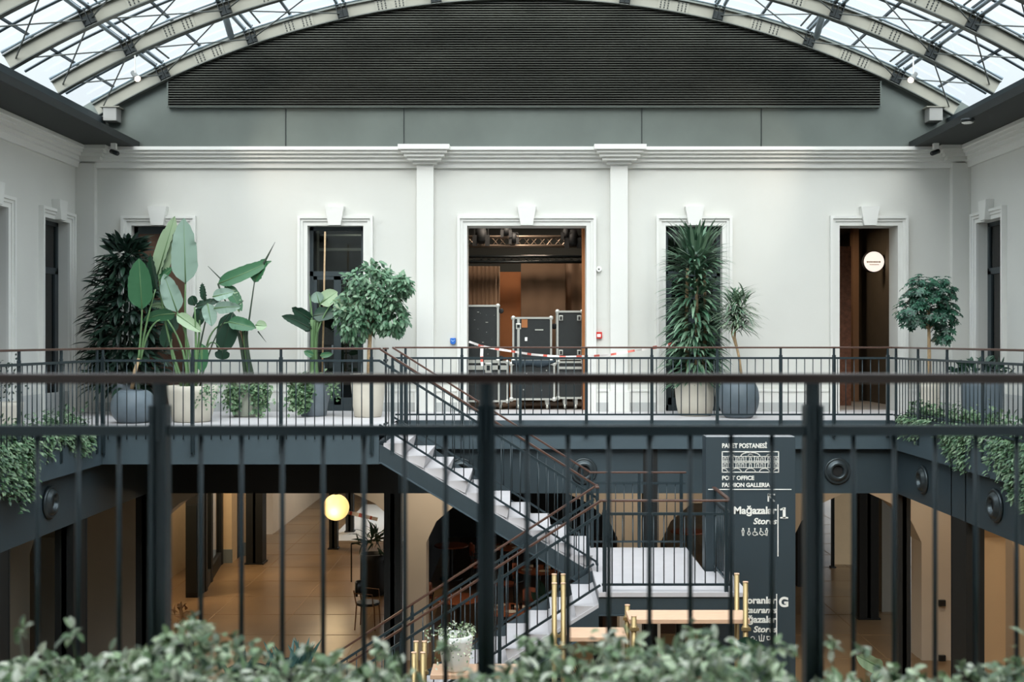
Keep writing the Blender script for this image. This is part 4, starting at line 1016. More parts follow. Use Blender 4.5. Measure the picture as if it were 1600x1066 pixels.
bigleaf(e, D + .1, 257, 545, 268, 494, 25.3, L_BOPD, roll=.5)
bigleaf(e, D + .05, 268, 492, 272, 520, 18, L_BOPD, roll=.5)
bigleaf(e, D, 305, 480, 345, 470, 13.5, L_BOPD, roll=.3, bend=.06, tears=2)
bigleaf(e, D, 304, 478, 300, 462, 18, L_BOPD, roll=.3)
bigleaf(e, D, 316, 480, 306, 512, 19.5, L_BOPD, roll=.2, tears=3)
bigleaf(e, D - .05, 324, 474, 331, 510, 22.5, L_BOPP, roll=.4, tears=2)
bigleaf(e, D - .05, 332, 464, 366, 456, 19.5, L_BOPP, roll=.2, tears=3)
bigleaf(e, D - .05, 334, 482, 376, 480, 19.5, L_BOPP, roll=-.2, bend=.06, tears=3)
bigleaf(e, D, 313, 536, 316, 582, 22.5, L_BOP, roll=.2)
bigleaf(e, D, 320, 470, 316, 442, 13.5, L_BOPD, roll=.5)
petiole(e, [(306, 600), (313, 540), (330, 468)], D, .013, M_STEMD); petiole(e, [(308, 600), (314, 575), (316, 540)], D, .012)
strands(e, [P(x, 603, D - .25) for x in range(310, 344, 4)], 14, .35, L_IVY, .05, .04, .04)
petiole(e, [(312, 605), (340, 520), (380, 470)], D + .1, .01, M_STEMD)

# 4 strelitzia of the sage pot
D = 17.3; c = P(387, 650, D); c.z = FL
e = empty('bird_of_paradise', c, 'bird of paradise with slanting dark stalks in a sage pot overgrown with ivy', 'plant')
potg(e, c, tall_pot(.55, .3, .22), M_POTS, .25, .48)
random.seed(3)
for i in range(9):
    x0 = 384 + i * 1.8; petiole(e, [(x0, 600), (378 + i * 1.2, 550), (372 + i * 1.8 - (4 if i < 4 else 0), 505 + (i % 3) * 6)], D + random.uniform(-.06, .06), .022, (M_STEMD, M_STEM, M_STEMD, M_BARK)[i % 4])
petiole(e, [(388, 510), (392, 480), (398, 438)], D, .012, M_STEMD)
bigleaf(e, D, 340, 444, 424, 408, 24.1, L_BOP, roll=.25, bend=-.02, fold=.1, tears=1)
bigleaf(e, D + .02, 397, 442, 416, 404, 23, L_BOP, roll=.4, fold=.2)
MB().tube([P(412, 412, D), P(430, 378, D)], [.02, .002], 6).build('spear_tip', M_STEMD, e)
MB().tube([P(325, 416, D), P(345, 436, D)], [.004, .012], 6).build('spear_tip', M_STEMD, e)
petiole(e, [(341, 444), (352, 470), (374, 508)], D, .012, M_STEMD)
bigleaf(e, D + .02, 352, 446, 378, 486, 20.7, L_BOP, roll=.5, bend=.1)
bigleaf(e, D + .02, 358, 452, 374, 488, 18, L_BOPL, roll=.5, bend=.1)
bigleaf(e, D - .05, 364, 488, 345, 556, 33, L_BOPD, roll=.25, fold=.1, tears=7)
bigleaf(e, D - .05, 348, 546, 347, 562, 22.5, L_BOPD, roll=.2)
bigleaf(e, D - .1, 356, 503, 400, 513, 22.5, L_BOP, roll=.35, bend=.03, tears=2)
bigleaf(e, D - .1, 399, 508, 417, 510, 16.5, L_BOPL, roll=.3)
MB().tube([P(403, 518, D), P(416, 535, D)], [.012, .002], 6).build('spear_tip', M_STEMD, e)
petiole(e, [(323, 541), (336, 514), (358, 504)], D - .1, .012); petiole(e, [(322, 548), (332, 535), (346, 548)], D - .1, .012)
strands(e, [P(x, 602, D - .28) for x in list(range(362, 374, 2)) + list(range(404, 422, 3))], 46, .5, L_IVY, .07, .06, .05, minl=.4)
strands(e, [P(x, 600, D - .28) for x in range(366, 416, 5)], 20, .22, L_IVY, .07, .06, .05)

# 5 broad-leaved plant in the grey pot
D = 17.4; c = P(490, 652, D); c.z = FL
e = empty('bird_of_paradise', c, 'low bird of paradise with cane stake in a dark grey pot with ivy', 'plant')
potg(e, c, tall_pot(.62, .31, .2), M_POTG, .25, .55)
MB().tube([P(503, 600, D + .15), P(506, 480, D + .15), P(508, 362, D + .15)], .014, 8).build('cane_stake', M_BARK, e, smooth=True)
for i in range(7): petiole(e, [(486 + i * 2, 600), (487 + i * 1.2, 550), (486 + i * 2.2, 500)], D + random.uniform(-.05, .05), .018)
MB().tube([P(488, 505, D), P(485, 470, D), P(483, 458, D)], [.02, .012, .003], 6).build('spear_tip', M_STEM, e)
bigleaf(e, D, 489, 502, 456, 481, 19.5, L_BOPD, roll=.3, bend=.05, tears=2)
bigleaf(e, D - .05, 487, 514, 440, 494, 16.5, L_BOPD, roll=.2, bend=.12, tears=1)
bigleaf(e, D, 487, 516, 470, 504, 15, L_BOPD, roll=.4)
bigleaf(e, D - .02, 489, 494, 527, 490, 23, L_BOPD, roll=.3, bend=.06)
bigleaf(e, D - .02, 500, 475, 527, 456, 26.4, L_BOPL, roll=.2, bend=.02, fold=.08)
bigleaf(e, D - .02, 499, 474, 494, 456, 20.7, L_BOPP, roll=.2)
bigleaf(e, D - .15, 520, 469, 584, 495, 23, L_BOPL, roll=.1, bend=.06, fold=.1, tears=3)
bigleaf(e, D - .1, 520, 482, 545, 488, 13.5, L_BOPP, roll=.2)
petiole(e, [(496, 520), (506, 494), (521, 470)], D - .05, .011); petiole(e, [(494, 520), (498, 498), (500, 474)], D, .011)
bigleaf(e, D - .1, 490, 556, 475, 549, 10.5, L_BOP); bigleaf(e, D - .1, 500, 556, 520, 553, 9, L_BOP)
strands(e, [P(x, 598, D - .3) for x in range(458, 484, 3)], 60, .5, L_IVY, .085, .075, .05, minl=.35)
blob(P(490, 590, D - .05), .36, .3, .1, 140, .08, .07, L_IVY, e, shape='heart', name='ground_cover')
strands(e, [P(x, 598, D - .2) for x in range(516, 528, 3)], 12, .35, L_IVY, .05, .05, .03)

# 6 ficus standard
D = 17.2; c = P(575, 653, D); c.z = FL
e = empty('potted_tree', c, 'rounded light green tree in a tall cream pot beside the stair top', 'plant')
potg(e, c, tall_pot(.66, .27, .21), M_POTC, .22, .58)
m = MB().tube([P(576, 600, D), P(577, 550, D), P(580, 490, D)], [.035, .032, .028], 10)
for tx, ty in ((560, 470), (600, 460), (585, 440), (615, 480), (555, 500), (600, 510)): m.tube([P(579, 515, D), P((579 + tx) / 2, (505 + ty) / 2, D), P(tx, ty, D)], [.02, .014, .006], 6)
m.build('trunk', M_BARK, e, smooth=True)
g = MB(); random.seed(21)
for _ in range(520):
    d = rnd_dir(); cx, cy, rx, ry = random.choice(((582, 445, 42, 40), (596, 465, 46, 42), (566, 478, 44, 44), (604, 455, 38, 34), (556, 500, 34, 34), (612, 495, 28, 26), (630, 445, 10, 12)))
    cc = P(cx, cy, D); k_ = random.uniform(.6, 1); p = cc + Vector((d.x * rx * D / F, d.y * .38, d.z * ry * D / F)) * k_
    for q in range(5):
        dd = (d * .5 + rnd_dir() * .7 + Vector((0, 0, -.5)))
        g.leaf(p + rnd_dir() * .04, dd, Vector((0, -.6, .9)) + rnd_dir() * .5, random.uniform(.085, .135), .05, .4, 3, .15)
g.build('foliage', L_FIC, e, smooth=True)

# 7 column of dracaena
D = 17.5; c = P(1086, 652, D); c.z = FL
e = empty('corn_plant', c, 'tall column of strap leaves in front of the right glazed door', 'plant')
potg(e, c, tall_pot(.6, .33, .26), M_POTC, .28, .52)
m = MB()
for x in (-.1, .02, .12): m.tube([c + Vector((x, .02, .45)), c + Vector((x * 1.4, 0, 1.4)), c + Vector((x * 1.2, 0, 2.3))], [.03, .028, .02], 8)
m.build('trunk', M_BARK, e, smooth=True)
g = MB(); random.seed(8)
for _ in range(1000):
    z = random.uniform(.5, 2.72); t = (z - .5) / 2.25; rr = .27 * random.uniform(.2, 1); a = random.uniform(0, 6.283)
    p = c + Vector((math.cos(a) * rr, math.sin(a) * rr, z)); o_ = Vector((math.cos(a), math.sin(a), 0)); up = 1.6 if t > .9 else (.5 if t > .6 else .1)
    g.leaf(p, o_ + Vector((0, 0, up + random.uniform(-.2, .4))), -o_ * .3 + Vector((0, -.2, .9)), random.uniform(.3, .46), random.uniform(.06, .085), .75 if t < .85 else .4, 6, .12, 'strap')
g.build('foliage', L_DRA, e, smooth=True)

# 8 marginata
D = 17.0; c = P(1154, 652, D); c.z = FL
e = empty('dracaena', c, 'small spiky-headed dracaena on a thin curved stem in a round blue-grey pot', 'plant')
potg(e, c, ball_pot(.31, .6), M_POTB, .18, .54)
m = MB().tube([P(1160, 600, D), P(1155, 560, D), P(1148, 528, D), P(1149, 500, D)], [.022, .02, .018, .014], 8)
m.tube([P(1152, 548, D), P(1143, 522, D), P(1146, 500, D)], [.014, .012, .01], 6); m.build('trunk', M_BARK, e, smooth=True)
g = MB(); random.seed(9)
for _ in range(400):
    h = random.uniform(0, 1); p = P(1152 + random.uniform(-9, 9), 514 - 44 * h, D) + rnd_dir() * .06; a = random.uniform(0, 6.283)
    o_ = Vector((math.cos(a), math.sin(a), 0)); g.leaf(p, o_ + Vector((0, 0, random.uniform(.0, .6) + (1.2 if h > .8 else 0))), -o_ * .2 + Vector((0, 0, 1)), random.uniform(.26, .44), .034, .7, 6, .1, 'strap')
g.build('foliage', L_MAR, e, smooth=True)

# 9 schefflera
D = 16.9; c = P(1452, 652, D); c.z = FL
e = empty('potted_tree', c, 'round dark green umbrella tree on a pale trunk at the right end', 'plant')
potg(e, c, tall_pot(.55, .17, .14), M_POTC, .13, .48)
m = MB().tube([P(1453, 605, D), P(1452, 560, D), P(1451, 480, D)], [.03, .028, .02], 10)
for tx, ty in ((1425, 470), (1475, 465), (1445, 450), (1480, 495), (1420, 495)): m.tube([P(1451, 515, D), P((1451 + tx) / 2, (505 + ty) / 2, D), P(tx, ty, D)], [.016, .012, .006], 6)
m.build('trunk', M_BARK, e, smooth=True)
g = MB(); random.seed(31)
for _ in range(620):
    d = rnd_dir(); cx, cy, rx, ry = random.choice(((1450, 470, 44, 40), (1452, 482, 48, 38), (1426, 488, 28, 28), (1476, 496, 24, 32), (1440, 452, 34, 24), (1468, 455, 28, 24), (1472, 530, 10, 8)))
    if cy == 530 and random.random() < .6: continue
    cc = P(cx, cy, D); p = cc + Vector((d.x * rx * D / F, d.y * .36, d.z * ry * D / F)) * random.uniform(.55, 1); ax = (d * .6 + Vector((0, -.2, .6))).normalized(); a1, a2 = orth(ax)
    for q in range(6):
        t = q * 1.047; g.leaf(p, a1 * math.cos(t) + a2 * math.sin(t) + ax * .1, ax, random.uniform(.055, .085), .032, .4, 3, .12)
g.build('foliage', L_SCH, e, smooth=True)

# 10 blue pot with low leafy plant right
D = 15.6; c = P(1512, 650, D); c.x = 6.35; c.z = FL
e = empty('potted_plant', c, 'low leafy plant in a dark blue tub by the right wall', 'plant')
potg(e, c, tall_pot(.62, .28, .24), M_POTB, .22, .56)
blob(c + Vector((0, 0, .72)), .34, .3, .14, 90, .16, .07, L_BOPD, e, .5, .5)
D = 15.2; c = Vector((-6.9, 14.9, FL)); e = empty('potted_plant', c, 'thin scraggly creeper in a pale pot by the left wall', 'plant')
potg(e, c, tall_pot(.35, .2, .16), M_POTC, .15, .3)
blob(c + Vector((0, 0, .65)), .26, .2, .36, 130, .045, .035, L_DARK, e, .3, .2, 'heart', inner=.1)

# trailing planters on the two side galleries
def side_planter(x, y0, y1, label, seed, hang=.75, outx=1, clear=()):
    random.seed(seed); e = empty('planter_trough', (x, (y0 + y1) / 2, FL), label, 'planter', 'trailing planters on the side galleries')
    box(x - .11, x + .11, y0, y1, FL + .0, FL + .14).build('trough', M_STEEL, e, bevel=.008)
    n_ = int((y1 - y0) * 260); g = MB()
    for _ in range(n_):
        p = Vector((x + random.uniform(-.1, .16) * 1, random.uniform(y0, y1), FL + .12 + abs(random.gauss(0, .09))))
        g.leaf(p, rnd_dir(.3), Vector((0, -.3, 1)) + rnd_dir() * .5, random.uniform(.05, .08), .05, .3, 2, .15, 'heart')
    g.build('foliage', L_IVY, e, smooth=True)
    pts = [Vector((x + outx * .2, y0 + (y1 - y0) * t, FL + .06)) for t in [i / 12 for i in range(13)]]
    g = MB(); n_ = int((y1 - y0) * 46)
    for _ in range(n_):
        yy = random.uniform(y0, y1); lo_ = hang * (.45 + .55 * abs(math.sin(yy * 2.3 + seed))) * random.uniform(.35, 1); k_ = int(lo_ * 40) + 2
        for j in range(k_):
            t = j / k_; q = Vector((x + outx * (.1 + .1 * min(1, t * 6)) + random.gauss(0, .025), yy + random.gauss(0, .035), FL + .12 - lo_ * t))
            g.leaf(q, Vector((outx, -.3, -.5)) + rnd_dir() * .7, Vector((outx, -.4, .8)) + rnd_dir() * .4, random.uniform(.045, .075), .045, .3, 2, .15, 'heart')
    g.build('trailing_ivy', L_IVY, e, smooth=True)
side_planter(VL - .2, 12.7, 14.1, 'trough of trailing ivy on the left gallery, the farther one', 1, .42, 1)
side_planter(VL - .2, 11.0, 12.5, 'trough of trailing ivy on the left gallery, the nearer one', 2, .85, 1)
side_planter(VR + .2, 14.9, 16.2, 'trough of trailing ivy on the right gallery, the farthest one', 3, .42, -1)
side_planter(VR + .2, 13.2, 14.7, 'trough of trailing ivy on the right gallery, second from the far end', 4, .62, -1)
side_planter(VR + .2, 11.4, 13.05, 'trough of trailing ivy on the right gallery, the nearest one', 5, .9, -1)

# foreground planter
e = empty('planter_trough', (0, 3.0, FL), 'long trough of blurred pale green shrubs along the foreground railing', 'planter')
box(-2.2, 2.2, 2.8, 3.2, FL, FL + .12).build('trough', M_STEEL, e, bevel=.008)
random.seed(17)
for seg in range(11):
    g = MB(); x0 = -2.0 + seg * .36
    for _ in range(900):
        x = x0 + random.uniform(0, .38); y = random.uniform(2.82, 3.24)
        hh = .115 + .05 * math.sin(x * 5.1) + .03 * math.sin(x * 13 + 1) + (.05 if x > .2 and x < .75 else 0) + .02 * math.sin(x * 31)
        hh += .055 if x < -.85 else (.04 if x < -.3 else (.025 if x < .3 else .012))
        p = Vector((x, y, FL + .1 + random.uniform(0, 1) ** .7 * (hh + .03)))
        d = rnd_dir(.25); g.leaf(p, d, Vector((0, -.25, 1)) + rnd_dir() * .4, random.uniform(.024, .05), random.uniform(.015, .027), .3, 3, .2, 'oval')
    if seg < 10: g.build('foliage', L_NEAR, e, smooth=True)
for px, py in ((300, 992), (112, 988), (30, 985), (262, 1000), (820, 1000), (850, 1010), (590, 1012), (1213, 1012), (1300, 1010), (1230, 1016), (1350, 1015), (600, 1015), (480, 1015), (1000, 1022), (960, 1018), (700, 1010)):
    c = P(px, py, 3.08); g.tube([c + Vector((random.uniform(-.02, .02), 0, -.12)), c], .0015, 4)
    for q in range(9): g.leaf(c + rnd_dir() * .012, rnd_dir(.1), Vector((0, -.3, 1)) + rnd_dir() * .3, .034, .02, .25, 3, .15)
g.build('foliage', L_NEAR, e, smooth=True)

# ================================================================== ground storey
ZG = 3.35
ARCHP = [(0, 1.95), (16, 2.3), (49, 2.6), (100, 2.85), (200, 3.1)]
def arch_pts(pa, pb):
    a, b = PX(pa, DW), PX(pb, DW); L_ = [(a + d / 94.6, z) for d, z in ARCHP if d < (pb - pa) / 2]; Rr = [(b - d / 94.6, z) for d, z in ARCHP if d < (pb - pa) / 2][::-1]
    return [(a, 0)] + L_ + Rr + [(b, 0)]
ops = [(232, 634), (666, 968), (1032, 1180), (1236, 1440)]
w = MB(); xs = -9
for pa, pb in ops:
    pts = arch_pts(pa, pb); a, b = pts[0][0], pts[-1][0]; w.box(xs, a, DW, DW + .5, 0, FL - .31)
    for (xa, za), (xb_, zb_) in zip(pts[1:-2], pts[2:-1]): w.prism([(xa, za), (xb_, zb_), (xb_, FL - .31), (xa, FL - .31)], 'y', DW, DW + .5)
    xs = b
w.box(xs, 9, DW, DW + .5, 0, FL - .31)
struct('wall_ground_back', w, mat('pale_cream_plaster', (196, 186, 170), .85, noise=.03, nscale=2), 'cream ground storey wall with arched openings')
# ground storey side walls with openings
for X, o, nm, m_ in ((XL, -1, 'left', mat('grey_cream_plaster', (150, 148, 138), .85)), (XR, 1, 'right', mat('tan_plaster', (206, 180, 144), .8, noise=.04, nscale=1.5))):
    w = MB(); x0, x1 = sorted((X, X + o * .45)); y = DW
    for a, b in ((16.7, 18.1), (13.6, 15.6), (10.2, 12.4), (6.5, 9)):
        w.box(x0, x1, b, y, 0, FL - .3); w.prism([(a, 2.1), (a + .5, 2.75), (b - .5, 2.75), (b, 2.1), (b, FL - .3), (a, FL - .3)], 'x', x0, x1); y = a
    w.box(x0, x1, -3, y, 0, FL - .3)
    struct('wall_ground_' + nm, w, m_, '%s wall of the ground storey with openings' % nm)
    xo = X + o * 2.8
    struct('wall_shop_' + nm, box(*sorted((xo, xo + o * .1)), -3, DW, 0, FL - .3), M_CREAM if nm == 'right' else M_SOFF, 'back wall of the shops on the %s' % nm)
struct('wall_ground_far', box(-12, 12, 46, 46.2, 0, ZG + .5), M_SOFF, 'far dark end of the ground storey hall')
struct('wall_hall_left', box(-7.1, -6.9, 30.5, 46, 0, ZG), M_CREAM, 'cream left wall of the deep hall')
# partitions of the hall
M_TANW = mat('tan_wall', (208, 184, 148), .8, noise=.03)
for pa, pb, y, lb in ((343, 362, 26.6, 'lit tan wall between two dark doors in the deep hall'), (378.5, 386, 27.5, 'narrow tan wall beside the black hall column'), (409, 425, 31, 'tan wall farther back in the deep hall')):
    g = MB(); g.box(PX(pa, y), PX(pb, y), y, y + .5, 0, ZG); struct('wall_hall_%d' % int(y), g, M_TANW, lb)
    struct('baseboard_hall_%d' % int(y), box(PX(pa, y) - .02, PX(pb, y) + .02, y - .03, y, 0, .32), M_PLINTHD, 'dark base of the tan wall')
for pa, pb, y, lb in ((366.5, 371, 27.12, 'dark metal door edge beside the lit tan wall'), (427, 441, 33.5, 'black cabinet block deep in the hall'), (290, 309, 23, 'dark shop corner at the left of the hall'), (455, 470, 37, 'black block at the far end of the hall')):
    e = empty('display_block', (PX(pa, y), y, 0), lb, 'cabinet'); box(PX(pa, y), PX(pb, y), y, y + .7, 0, 2.9 if y < 30 else 2.0).build('body', M_BLACK, e)
    box(PX(pa, y) + .02, PX(pb, y) - .02, y - .02, y, .1, 1.9).build('door', M_DARKM, e)
e = empty('shop_door', (PX(325, 25), 25, 0), 'tall glazed shop door with dark frame at the left of the hall', 'door')
m = MB(); pA, pB = Vector((PX(318, 23.6), 23.6, 0)), Vector((PX(343, 26.4), 26.4, 0))
for t in (0, .32, 1): q = pA.lerp(pB, t); m.bar(q, q + Vector((0, 0, 3.1)), .14, .14)
m.bar(pA + Vector((0, 0, .15)), pB + Vector((0, 0, .15)), .1, .3); m.bar(pA + Vector((0, 0, 2.9)), pB + Vector((0, 0, 2.9)), .1, .3); m.build('frame', M_BLACK, e)
MB().quad(pA, pB, pB + Vector((0, 0, 3)), pA + Vector((0, 0, 3))).build('pane', G_WIN, e)
struct('wall_hall_shop', box(-8.2, -7.9, 19, 26.6, 0, ZG), M_TANW, 'lit shop wall behind the glazed door')
column(PX(384, 26.4), PX(410, 26.4), 26.4, 26.8, 3.4, 'black column standing in the middle of the lit hall')
column(PX(514, 28.3), PX(527, 28.3), 28.3, 28.5, 3.4, 'thin black column right behind the glowing globe lamp')
column(PX(540, 30.8), PX(552, 30.8), 30.8, 31, 3.4, 'thinnest black column, right of the glowing globe lamp')
column(PX(1343, 21.2), PX(1373, 21.2), 21.2, 21.6, 3.4, 'black column in the dim hall on the right')
column(PX(1300, 26), PX(1304, 26), 26, 26.1, 3.4, 'thin dark pole far back in the right hall')
struct('wall_hall_right', box(PX(1304, 26.4), PX(1345, 26.4), 26.4, 26.7, 0, ZG), M_TANW, 'tan wall at the back of the right hall')
struct('wall_hall_right_side', box(PX(1246, 24), PX(1262, 24), 24, 24.4, 0, ZG), M_BLACK, 'black pier in the right hall')
struct('wall_hall_corner', box(PX(1378, 21.8), PX(1410, 21.8), 21.8, 22.2, 0, ZG), mat('grey_plaster', (150, 146, 136), .8), 'grey pier behind the right arch')
struct('wall_hall_mid', box(PX(970, 22), PX(1000, 22), 22, 22.3, 0, ZG), M_CREAM, 'cream pier behind the stair landing')
g = MB()
for k_ in range(-12, 26):
    y = 18.6 + k_ * 1.5
    if y > 18: g.box(-7, 9, y - .008, y + .008, .0, .004)
for k_ in range(-6, 8): g.box(k_ * 1.5 - .008, k_ * 1.5 + .008, 18.5, 46, 0, .004)
struct('floor_joints', g, mat('floor_joint', (138, 114, 84), .5), 'thin joints of the hall floor')
struct('floor_daylight_patch', box(-5.2, -2.2, 29.5, 36, 0, .006), mat('daylight_patch', (214, 214, 210), .5), 'hall floor patch painted pale as daylight from the side entrance')  # patch of hall floor with the incoming daylight painted into its colour
lamp('entrance_daylight', 'AREA', (-3.6, 33, 3.3), 90, (.86, .94, 1), 1.6)
tape([(536, 799), (552, 803), (566, 806), (590, 812)], 29.0, 'red and white tape stretched far back in the hall', .1)
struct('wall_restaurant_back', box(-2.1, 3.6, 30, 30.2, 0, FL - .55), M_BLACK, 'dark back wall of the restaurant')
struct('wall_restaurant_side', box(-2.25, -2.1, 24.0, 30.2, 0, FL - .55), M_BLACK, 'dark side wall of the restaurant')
struct('floor_restaurant', box(-1.75, 3.6, 20.2, 30, 0, .007), mat('dark_wood_floor', (66, 50, 38), .4, noise=.2, nscale=5, stretch=(1, 6, 1)), 'dark floor of the restaurant')
# globe lamp
c = P(525, 793, 25.5)
e = empty('globe_lamp', c, 'large glowing yellow globe lamp hanging in the hall', 'lamp')
gr = 20.5 * 25.5 / F
MB().lathe([(gr * math.sin(t * math.pi / 16) + .0005, -gr * math.cos(t * math.pi / 16)) for t in range(17)], c, 32).build('globe', M_GLOBE, e, smooth=True)
MB().tube([c + Vector((0, 0, gr - .01)), (c.x, c.y, FL - .54)], .012, 6).build('rod', M_BLACK, e); MB().lathe([(.06, -.03), (.05, .04)], c + Vector((0, 0, gr)), 16).build('cap', M_BLACK, e)
lamp('globe_light', 'POINT', c + Vector((0, -.4, -.1)), 14, (1, .78, .5), .3)
# ceiling downlights of the ground storey
M_DL = mat('downlight_glow', (255, 220, 170), .4, emis=(255, 214, 160), estr=8)
WARM = (1, .76, .50)
def downlight(x, y, z, pw, label, col=WARM, sz=.25):
    e = empty('downlight', (x, y, z), label, 'ceiling lamp', 'downlights of the ground storey')
    MB().lathe([(.09, 0), (.1, -.02), (.08, -.03)], (x, y, z), 20).build('rim', M_BLACK, e); MB().lathe([(.07, -.031), (.01, -.032)], (x, y, z), 16).build('lens', M_DL, e)
    lamp('downlight_lamp', 'AREA', (x, y, z - .06), pw * .6, col, sz)
for x, y, pw in ((-4.4, 21.5, 12), (-3.6, 24.5, 34), (-6.2, 24.8, 90), (-5.4, 28.5, 60), (-2.6, 29, 24), (-5, 33, 50), (-3, 38, 26), (-7.6, 22.5, 120), (-7.05, 25.7, 45),
                 (2.5, 20.2, 5), (4.9, 20.3, 2.5), (5.2, 25, 10), (.4, 22.5, 3)):
    downlight(x, y, FL - .56, pw, 'small round warm downlight in the dark ground storey ceiling')
for x, y, pw in ((6.4, 17.0, 34), (6.5, 14.8, 20), (6.6, 12.5, 28), (6.6, 10, 20), (8.7, 14.5, 55), (8.7, 11.5, 95), (8.7, 17.5, 12), (-1.45, 17.3, 60), (1.9, 17.3, 34), (4.9, 17.4, 9)):
    downlight(x, y, FL - .31, pw, 'small round warm downlight under the side gallery', (1, .84, .66))
lamp('stage_fill', 'AREA', (0.3, 22.6, OT + .7), 70, (1, .8, .6), .6)  # area lamps added to brighten the stage room, no fixture behind them
lamp('stage_fill', 'AREA', (-.2, 19.2, OT + .8), 55, (1, .86, .72), .6, (R(32), 0, 0))
lamp('corridor_light', 'AREA', (5.4, 20.6, OT + .2), 20, (1, .8, .58), .4)
lamp('back_room_light', 'AREA', (-3.4, 20.3, OT + .3), 6, (1, .86, .7), .5); lamp('back_room_light', 'AREA', (3, 20.3, OT + .3), 2.5, (1, .86, .7), .5)
e = empty('room_shelf', (-3.3, 21, FL), 'pale horizontal rails seen through the left glazed door', 'rack')
m = MB(); m.bar((-3.9, 21, PZ(390, 21)), (-2.3, 21, PZ(390, 21)), .05); m.bar((-3.9, 21.2, PZ(366, 21)), (-2.3, 21.2, PZ(366, 21)), .03); m.bar((-3.9, 21, FL), (-3.9, 21, PZ(360, 21)), .04); m.bar((-2.3, 21, FL), (-2.3, 21, PZ(360, 21)), .04); m.build('rails', M_ALU, e)

# restaurant tables and chairs behind the stair
M_TBL = mat('table_brown', (150, 84, 52), .4, noise=.15, nscale=6); M_SEAT = mat('chair_rust', (140, 74, 48), .7); M_PLATE = mat('plate_white', (226, 214, 196), .35)
def table(px, py, D, r, label, plates=0):
    c = P(px, py, D); e = empty('round_table', (c.x, c.y, 0), label, 'table')
    MB().lathe([(r - .01, -.03), (r, -.02), (r, 0), (r - .01, .005), (.01, .005)], c, 30).build('top', M_TBL, e)
    MB().tube([(c.x, c.y, .02), (c.x, c.y, c.z - .02)], .035, 10).build('pedestal', M_BLACK, e); MB().lathe([(.26, 0), (.25, .02), (.05, .035)], (c.x, c.y, 0), 24).build('foot', M_BLACK, e)
    for j in range(plates):
        a = 6.283 * j / plates + .4; q = c + Vector((math.cos(a) * r * .58, math.sin(a) * r * .58, .006))
        o = MB().lathe([(.06, 0), (.11, .014), (.105, .016), (.055, .004), (.01, .004)], q, 20).build('plate', M_PLATE, smooth=True)
        tag(o, 'round pale plate on the %s' % label, 'plate', 'plates on the restaurant tables')
        o2 = MB().lathe([(.025, 0), (.034, .09), (.03, .1), (.024, .01)], q + Vector((.02, .13 if math.sin(a) < 0 else -.13, 0)), 12).build('drinking_glass', G_WIN, smooth=True)
        tag(o2, 'drinking glass on the %s' % label, 'glass', 'glasses on the restaurant tables')
table(705, 852, 24.8, .38, 'small rust round table at the restaurant back')
table(800, 854, 24.6, .45, 'round table under the upper stair flight', 4)
table(842, 890, 22.2, .45, 'round table right of the upper flight foot', 4)
table(790, 952, 19.4, .45, 'nearest round table behind the lower flight', 4)
table(716, 935, 20.0, .42, 'rust-coloured round table behind the lower handrails')
table(1075, 830, 25.5, .4, 'round table seen past the back of the landing')
def chair(x, y, rz, label, m_=None, arms=True, metal=None):
    e = empty('restaurant_chair', (x, y, 0), label, 'chair'); e.rotation_euler.z = 0; c_, s_ = math.cos(rz), math.sin(rz)
    T = lambda u, v, z: (x + u * c_ - v * s_, y + u * s_ + v * c_, z)
    mt = metal or M_BLACK; m_ = m_ or M_SEAT
    m = MB(); 
    for k_ in range(14): pass
    g = MB(); pr = [T(math.cos(t * .449) * .22, math.sin(t * .449) * .22, 0) for t in range(14)]; g.prism([(p[0], p[1]) for p in pr], 'z', .43, .48); g.build('seat', m_, e, bevel=.012)
    g = MB()
    for j in range(9):
        a = -.75 + 1.5 * j / 8; 
        for z in (.6, .84): g.v.append(T(math.sin(a) * .24, math.cos(a) * .24, z + (.02 * math.cos(a * 2) if z > .7 else 0)))
    for j in range(8): g.f.append((2 * j, 2 * j + 1, 2 * j + 3, 2 * j + 2))
    b = g.build('backrest', m_, e, smooth=True); b.modifiers.new('t', 'SOLIDIFY').thickness = .03
    for u, v in ((-.17, -.16), (.17, -.16), (-.17, .17), (.17, .17)):
        MB().tube([T(u * 1.15, v * 1.15, 0), T(u, v, .45), T(u * 1.05, v * 1.3, .72) if v > 0 else T(u, v, .45)], .012, 7).build('leg', mt, e)
    if arms:
        for u in (-.24, .24): MB().tube([T(u, -.16, .45), T(u, -.14, .66), T(u, .18, .68)], .01, 6).build('armrest', mt, e)
for x, y, rz, lb in ((-1.0, 24.5, 1.8, 'chair with pale arms right of the small rust table'), (-1.95, 20.4, -1.2, 'rust chair left of the near rust table'), (-.55, 19.9, 1.6, 'rust chair right of the near rust table'), (-1.0, 24.0, -1.5, 'chair left of the table under the upper flight'), (.45, 25.0, 1.6, 'chair right of the table under the upper flight'), (-.42, 22.2, -1.5, 'chair left of the plates table behind the cables'), (P(820, 0, 19.2).x + .2, 19.9, .8, 'rust chair behind the nearest plates table')):
    chair(x, y, rz, lb)
chair(PX(575, 20.6), 20.6, 1.45, 'single dark armchair with bronze frame standing alone in the hall', M_DARKM, True, mat('bronze_frame', (120, 84, 54), .4, metal=.5))
